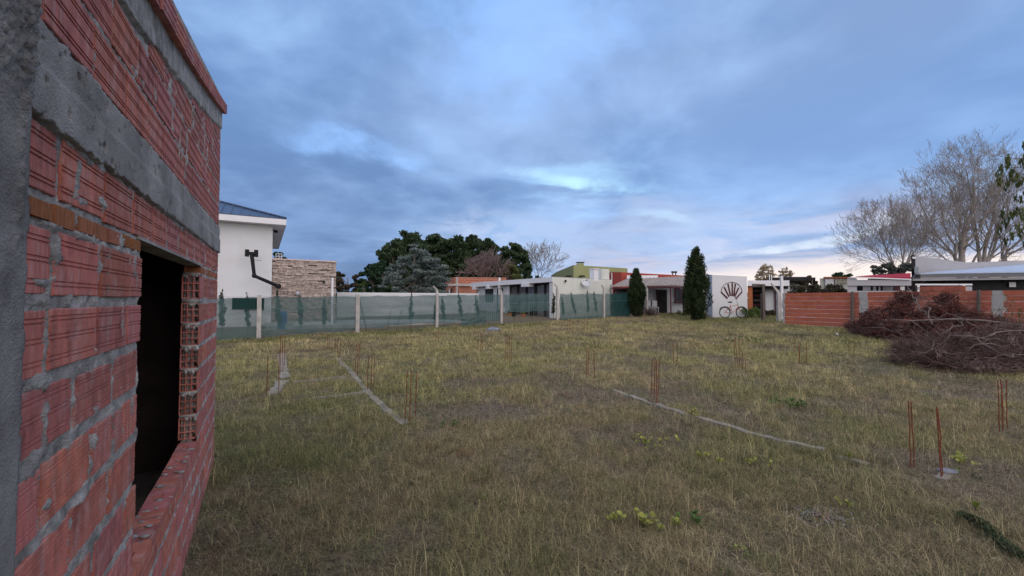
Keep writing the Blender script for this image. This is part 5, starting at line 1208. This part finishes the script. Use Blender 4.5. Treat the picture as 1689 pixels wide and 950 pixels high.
specs = [(26, .14, .13, .0034, 1.1, .3), (30, .12, .16, .003, 1.6, .6), (20, .18, .12, .0034, 1.0, .3), (32, .09, .17, .003, 2.2, 1.2), (26, .12, .15, .0034, 1.7, 1.0), (7, .30, .07, .003, .8, 0),
         (34, .07, .16, .003, 1.6, 1.0), (24, .17, .14, .0036, .9, .2), (14, .16, .13, .0035, 2.0, 1.2), (3, .22, .10, .003, 1.6, .9)]
for i, s in enumerate(specs): gc.objects.link(tuft(200+i, *s))
specs2 = [(44, .15, .24, .0065, 1.0, .2), (44, .12, .26, .0065, 1.4, .4), (36, .20, .24, .006, .8, .1)]       # coarser tufts for the far field
gc2 = bpy.data.collections.new('far_grass_tufts')
for i, s in enumerate(specs2): gc2.objects.link(tuft(240+i, *s))
def fbm2(x, y, s, off=0, o=4): return fbm(x+500/s, y+500/s, s, off, o)
def scatter(name, n, ymin, ymax, coll, nk, seed, smin, smax, label=None, colfn=None, dens=None, kinds=None):
    r = np.random.default_rng(seed)
    y = np.sqrt(r.random(n)*(ymax**2-ymin**2)+ymin**2); x = (r.random(n)*2-1)*1.33*y*1.02
    wd = x*V.x+y*V.y                     # distance from the brick house wall plane
    sU = x*U.x+y*U.y
    keep = (wd > -DW+.02) | (sU > S1+.1)
    fd = (x-Pf.x)*U.x+(y-Pf.y)*U.y; keep &= (fd < .05) | ((x > 9) & (fd < 3.5))
    wr = (x-P0.x)*V.x+(y-P0.y)*V.y; keep &= (wr < -.05) | ((x-P0.x)*U.x+(y-P0.y)*U.y > 0.3)
    x, y = x[keep], y[keep]
    nn = fbm2(x, y, .45, 5); bare_ = fbm2(x, y, .9, 60); thin = dens(x, y, bare_) if dens else np.ones(len(x)); thin = thin*np.clip(.5+(fbm2(x, y, 2.6, 33)-.38)*3.2, .22, 1); keep = r.random(len(x)) < thin
    x, y, nn, bare_ = x[keep], y[keep], nn[keep], bare_[keep]
    z = np.array([ground(a, b) for a, b in zip(x, y)]); k = len(x)
    me = bpy.data.meshes.new(name); me.vertices.add(k); me.vertices.foreach_set('co', np.stack([x, y, z-.005], 1).astype(np.float32).ravel())
    c = colfn(x, y, nn, bare_, r)
    def A(nm, ty, key, val): a = me.attributes.new(nm, ty, 'POINT'); a.data.foreach_set(key, np.asarray(val, dtype=np.float32 if ty != 'INT' else np.int32).ravel())
    A('tint', 'FLOAT_COLOR', 'color', np.concatenate([c, np.ones((k, 1))], 1)); 
    kk = kinds(x, y, bare_, r) if kinds else r.integers(0, nk, k)
    A('pick', 'INT', 'value', kk); A('rot', 'FLOAT', 'value', r.random(k)*6.28)
    A('size', 'FLOAT', 'value', smin+(smax-smin)*r.random(k)*(.7+.6*nn))
    o = bpy.data.objects.new(name, me); col.objects.link(o); tag(o, label, 'grass', kind='stuff')
    ng = bpy.data.node_groups.new(name, 'GeometryNodeTree'); ng.interface.new_socket('Geometry', in_out='INPUT', socket_type='NodeSocketGeometry'); ng.interface.new_socket('Geometry', in_out='OUTPUT', socket_type='NodeSocketGeometry')
    N = ng.nodes; L = ng.links; gi = N.new('NodeGroupInput'); go = N.new('NodeGroupOutput'); ip = N.new('GeometryNodeInstanceOnPoints'); mp = N.new('GeometryNodeMeshToPoints'); ci = N.new('GeometryNodeCollectionInfo'); ci.inputs[0].default_value = coll; ci.inputs['Separate Children'].default_value = True; ci.inputs['Reset Children'].default_value = True
    def attr(nm, ty): a = N.new('GeometryNodeInputNamedAttribute'); a.data_type = ty; a.inputs[0].default_value = nm; return a.outputs[0]
    cb = N.new('ShaderNodeCombineXYZ'); L.new(attr('rot', 'FLOAT'), cb.inputs[2])
    L.new(gi.outputs[0], mp.inputs['Mesh']); L.new(mp.outputs[0], ip.inputs['Points']); L.new(ci.outputs[0], ip.inputs['Instance']); ip.inputs['Pick Instance'].default_value = True
    L.new(attr('pick', 'INT'), ip.inputs['Instance Index']); L.new(cb.outputs[0], ip.inputs['Rotation']); L.new(attr('size', 'FLOAT'), ip.inputs['Scale']); L.new(ip.outputs[0], go.inputs[0])
    md = o.modifiers.new('scatter', 'NODES'); md.node_group = ng; return o
def lerp3(a, b, f): return np.array(a)[None, :]*(1-f[:, None])+np.array(b)[None, :]*f[:, None]
def gcol(x, y, nn, br, r):
    f = np.clip((nn-.32)*2.6+r.normal(0, .22, len(x)), 0, 1)
    c = lerp3((.29, .235, .145), (.205, .21, .085), f)
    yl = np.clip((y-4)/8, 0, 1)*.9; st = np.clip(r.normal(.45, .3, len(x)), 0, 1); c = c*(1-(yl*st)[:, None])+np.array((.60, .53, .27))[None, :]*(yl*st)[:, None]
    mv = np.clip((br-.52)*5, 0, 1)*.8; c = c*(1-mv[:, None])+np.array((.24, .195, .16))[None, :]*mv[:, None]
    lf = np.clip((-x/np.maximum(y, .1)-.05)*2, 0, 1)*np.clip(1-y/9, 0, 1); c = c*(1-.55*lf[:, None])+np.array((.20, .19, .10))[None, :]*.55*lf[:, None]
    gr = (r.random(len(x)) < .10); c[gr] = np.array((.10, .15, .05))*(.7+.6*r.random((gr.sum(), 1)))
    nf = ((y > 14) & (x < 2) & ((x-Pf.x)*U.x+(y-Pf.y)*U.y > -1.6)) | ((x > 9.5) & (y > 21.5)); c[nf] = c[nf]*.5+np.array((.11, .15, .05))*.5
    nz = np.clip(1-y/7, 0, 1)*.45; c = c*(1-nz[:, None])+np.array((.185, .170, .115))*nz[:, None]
    ps = r.random(len(x)) < .06; c[ps] = np.array((.38, .34, .22))*(.8+.4*r.random((ps.sum(), 1)))
    dk = r.random(len(x)) < .16; c[dk] *= .45
    return c*(.65+.7*r.random((len(x), 1)))
def dn(x, y, br): return np.clip(1.25-np.clip((br-.5)*4.5, 0, .75), .2, 1)
def onbeam(x, y, d):
    k = np.ones(len(x))
    for pts, w, h in BEAMS+BARE:
        P = [gat(*p) for p in pts]
        for a, b in zip(P[:-1], P[1:]):
            ab = np.array((b.x-a.x, b.y-a.y)); L2 = (ab**2).sum(); t = np.clip(((x-a.x)*ab[0]+(y-a.y)*ab[1])/L2, 0, 1); dd = np.hypot(x-a.x-ab[0]*t, y-a.y-ab[1]*t); k = np.where(dd < w*.5+.02, .5 if h else .45, k)
    return k*d
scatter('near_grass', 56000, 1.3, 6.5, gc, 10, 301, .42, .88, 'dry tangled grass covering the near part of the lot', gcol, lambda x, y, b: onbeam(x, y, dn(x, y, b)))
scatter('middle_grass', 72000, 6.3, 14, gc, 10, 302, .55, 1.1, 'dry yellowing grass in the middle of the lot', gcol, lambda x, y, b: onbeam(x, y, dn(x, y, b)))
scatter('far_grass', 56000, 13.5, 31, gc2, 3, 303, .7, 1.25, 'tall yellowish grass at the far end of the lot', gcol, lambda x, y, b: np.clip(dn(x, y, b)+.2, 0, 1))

gc3 = bpy.data.collections.new('low_weed_tufts')
for i, s_ in enumerate([(9, .055, .05, .017, 1.4, .5), (12, .10, .06, .009, 1.0, .2), (7, .04, .04, .022, 1.6, .6)]): gc3.objects.link(tuft(270+i, *s_))
def wcol(x, y, nn, br, r): return lerp3((.07, .10, .035), (.19, .22, .07), r.random(len(x)))
scatter('low_weeds', 2600, 1.3, 13, gc3, 3, 305, .6, 1.3, 'small low green weeds dotted through the dry grass', wcol, lambda x, y, b: np.clip((fbm2(x, y, .8, 77)-.42)*6, .08, 1))
def rcol(x, y, nn, br, r): return lerp3((.20, .095, .055), (.30, .17, .10), r.random(len(x)))
scatter('rusty_stalks', 1300, 1.3, 12, gc, 5, 306, .5, 1.0, 'dead rusty brown stalks in patches of the dry grass', rcol, lambda x, y, b: np.clip((fbm2(x, y, .7, 99)-.52)*8, 0, 1))

# weeds with leaves
def weed(px, py, n, size, mt, lab, seed, spread=.12, cat='plant', h=.06):
    g = gat(px, py); th = thing('leafy_weed', lab, cat, tuple(g), None); r = random.Random(seed); m = MB(); Vs = []; Fs = []; Sh = []
    for k in range(n):
        c = g+Vector((r.gauss(0, spread), r.gauss(0, spread*.8), 0)); c.z = ground(c.x, c.y)
        a0 = r.uniform(0, 6.28)
        for q in range(r.randint(3, 5)):
            a = a0+q*1.5+r.gauss(0, .3); s_ = size*r.uniform(.7, 1.3); el = r.uniform(.5, 1.2); d = Vector((math.cos(a)*math.cos(el), math.sin(a)*math.cos(el), math.sin(el))); sd_ = Vector((-math.sin(a), math.cos(a), 0)); b0 = c+Z*h*r.uniform(.6, 1.5)
            o = len(Vs); up_ = d.cross(sd_)
            for f, w_ in ((0, .12), (.35, .5), (.7, .42), (1, .05)): p = b0+d*s_*f-up_*0+Z*(-.25*s_*f*f); Vs += [tuple(p-sd_*w_*s_*.8), tuple(p+sd_*w_*s_*.8)]; Sh += [r.random()]*2
            for j in range(3): Fs.append((o+2*j, o+2*j+1, o+2*j+3, o+2*j+2))
        m.tube([c, c+Z*h], .003, 3)
    npmesh('leaves', np.array(Vs), np.array(Fs), mt, th, attr=Sh); m.build('stem', M_twig, th)
WL_ = [(1147, 687, 7, .045, L_lime, 'bright yellow-green leaves growing over the long pale strip', .10), (1076, 738, 16, .045, L_lime, 'largest patch of yellow-green leaves in the centre right', .17), (1152, 760, 6, .04, L_lime, 'small yellow patch below the largest yellow-green one', .07), (1194, 773, 2, .04, L_lime, 'single small yellow leaves right of the small yellow patch', .03),
       (1243, 771, 3, .045, L_lime, 'bright yellow leaf pair left of the strip end', .03), (1262, 778, 2, .04, L_lime, 'tiny yellow leaves right of the bright pair', .03), (1022, 868, 3, .055, L_lime, 'green leaf tuft at the left of the lowest leaf row', .04), (1062, 870, 6, .055, L_lime, 'broad yellow-green leaf cluster in the middle of the lowest leaf row', .07), (1110, 872, 3, .05, L_lime, 'small upright green leaf right of the broad cluster', .03), (1140, 868, 4, .05, L_weed, 'dark green leaves ending the lowest leaf row', .05),
       (1585, 768, 7, .05, L_lime, 'yellow-green weed behind the thick double bar', .07), (1403, 762, 3, .04, L_lime, 'pale weed at the lower end of the long strip', .05), (1390, 843, 2, .05, L_lime, 'single yellow leaf beside the ash patch', .02), (1300, 672, 16, .06, L_weed, 'lone green thistle-like weed right of the long strip', .12), (1215, 565, 12, .07, L_weed, 'green weeds around the dense group of bars', .35), (1245, 562, 16, .08, L_weed, 'largest green weed patch in front of the fan wall', .35), (1313, 556, 12, .08, L_weed, 'green weed below the left end of the brick wall', .22), (1600, 845, 2, .05, L_lime, 'pale yellow leaf in the lower right grass', .02), (900, 600, 3, .04, L_weed, 'faint green sprig in the middle of the lot', .05), (745, 706, 8, .04, L_weed, 'small green weed right of the foreground trio of bars', .10)]
for i, (px, py, n, s, mt, lab, sp) in enumerate(WL_): weed(px, py, n, s, mt, lab, 400+i, sp)
# ash patch, dark creeping weed, litter
g = gat(1355, 850); r = np.random.default_rng(5); n = 300; P = np.stack([g.x+r.normal(0, .13, n)+.1*r.choice([-1, 0, 1], n), g.y+r.normal(0, .09, n), np.full(n, g.z+.012)], 1); P[:, 2] = [ground(a, b)+.015 for a, b in P[:, :2]]
Vv = []; Ff = []
for i in range(n):
    a = r.uniform(0, 6.28); s_ = r.uniform(.003, .011); o = len(Vv)
    for k in range(3): Vv.append(P[i]+np.array([math.cos(a+k*2.1)*s_, math.sin(a+k*2.1)*s_, .0]))
    Vv.append(P[i]+np.array([0, 0, s_*.9])); Ff += [(o, o+1, o+3), (o+1, o+2, o+3), (o+2, o, o+3)]
o = npmesh('ash_patch', np.array(Vv), np.array(Ff), mat('pale_ash_chips', (.24, .235, .245), .9, .5, 60)); tag(o, 'scattered pale grey chips and ash on the ground in the lower right', 'ash', kind='stuff')
pth = [(1585, 858), (1622, 872), (1648, 900), (1672, 920), (1700, 935)]; cs = []
for (a, b) in zip(pth[:-1], pth[1:]):
    for k in range(9): p = gat(a[0]+(b[0]-a[0])*k/9, a[1]+(b[1]-a[1])*k/9); cs.append((p.x, p.y, p.z+.05))
o = leafobj('creeping_weed', cs, [(.045, .05, .03)]*len(cs), 3000, .010, leafmat('dark_creeper_leaves', (.02, .035, .018), (.06, .085, .04), .1), seed=77, asp=2); tag(o, 'dark green feathery creeper running across the bottom right corner', 'creeper')
def litter(name, px, py, sx, sy, sz, mt, lab, cat, seed):
    g = gat(px, py); m = MB(); m.sphere(g+Z*sz*.5, 1, 9, 6, (sx, sy, sz)); r = random.Random(seed); m.v = [(a+r.gauss(0, sx*.12), b+r.gauss(0, sy*.12), c+r.gauss(0, sz*.15)) for a, b, c in m.v]; tag(m.build(name, mt), lab, cat)
litter('plastic_sack', 815, 546, .32, .2, .12, M_bag, 'blue-grey plastic sack lying in the grass before the fence', 'sack', 1)
litter('paper_scrap', 1381, 553, .07, .05, .06, M_whitep, 'small white scrap in the grass left of the brush pile', 'litter', 2)
litter('stone_chip', 1644, 924, .035, .025, .012, mat('pale_yellow_leaf', (.45, .45, .28), .8, .2, 8), 'pale yellow chip in the bottom right corner', 'litter', 3)
litter('plastic_scrap', 1562, 778, .10, .07, .02, M_bag, 'grey cement lump at the foot of the thick double bar', 'rubble', 4)
# low dark bushes near the porch
for i, (px, py, Yb, w_, lab, mt) in enumerate(((1072, 512, 28, .5, 'wispy grey bush at the foot of the shorter cypress', L_mauve), (1132, 515, 28, .4, 'small yellow-green bush left of the tall cypress', L_olive), (1268, 508, 27, .35, 'small grey bush by the white outbuilding wall', L_hedge), (1240, 520, 26, .5, 'low green plants between fan wall and wooden upright', L_weed))):
    g = at(px, py, Yb); g.z = ground(g.x, Yb); th = thing('small_bush', lab, 'bush', tuple(g)); r = random.Random(i); cs = [tuple(g+Vector((r.gauss(0, w_*.6), r.gauss(0, .2), r.uniform(.1, w_*1.1)))) for _ in range(12)]
    leafobj('foliage', cs, [w_*.4]*12, 1200, .04, mt, th, asp=3, seed=i); m = MB(); m.tube([g, g+Z*.3], .02, 4); m.build('stem', M_twig, th)
print('bricks', len(bricks))
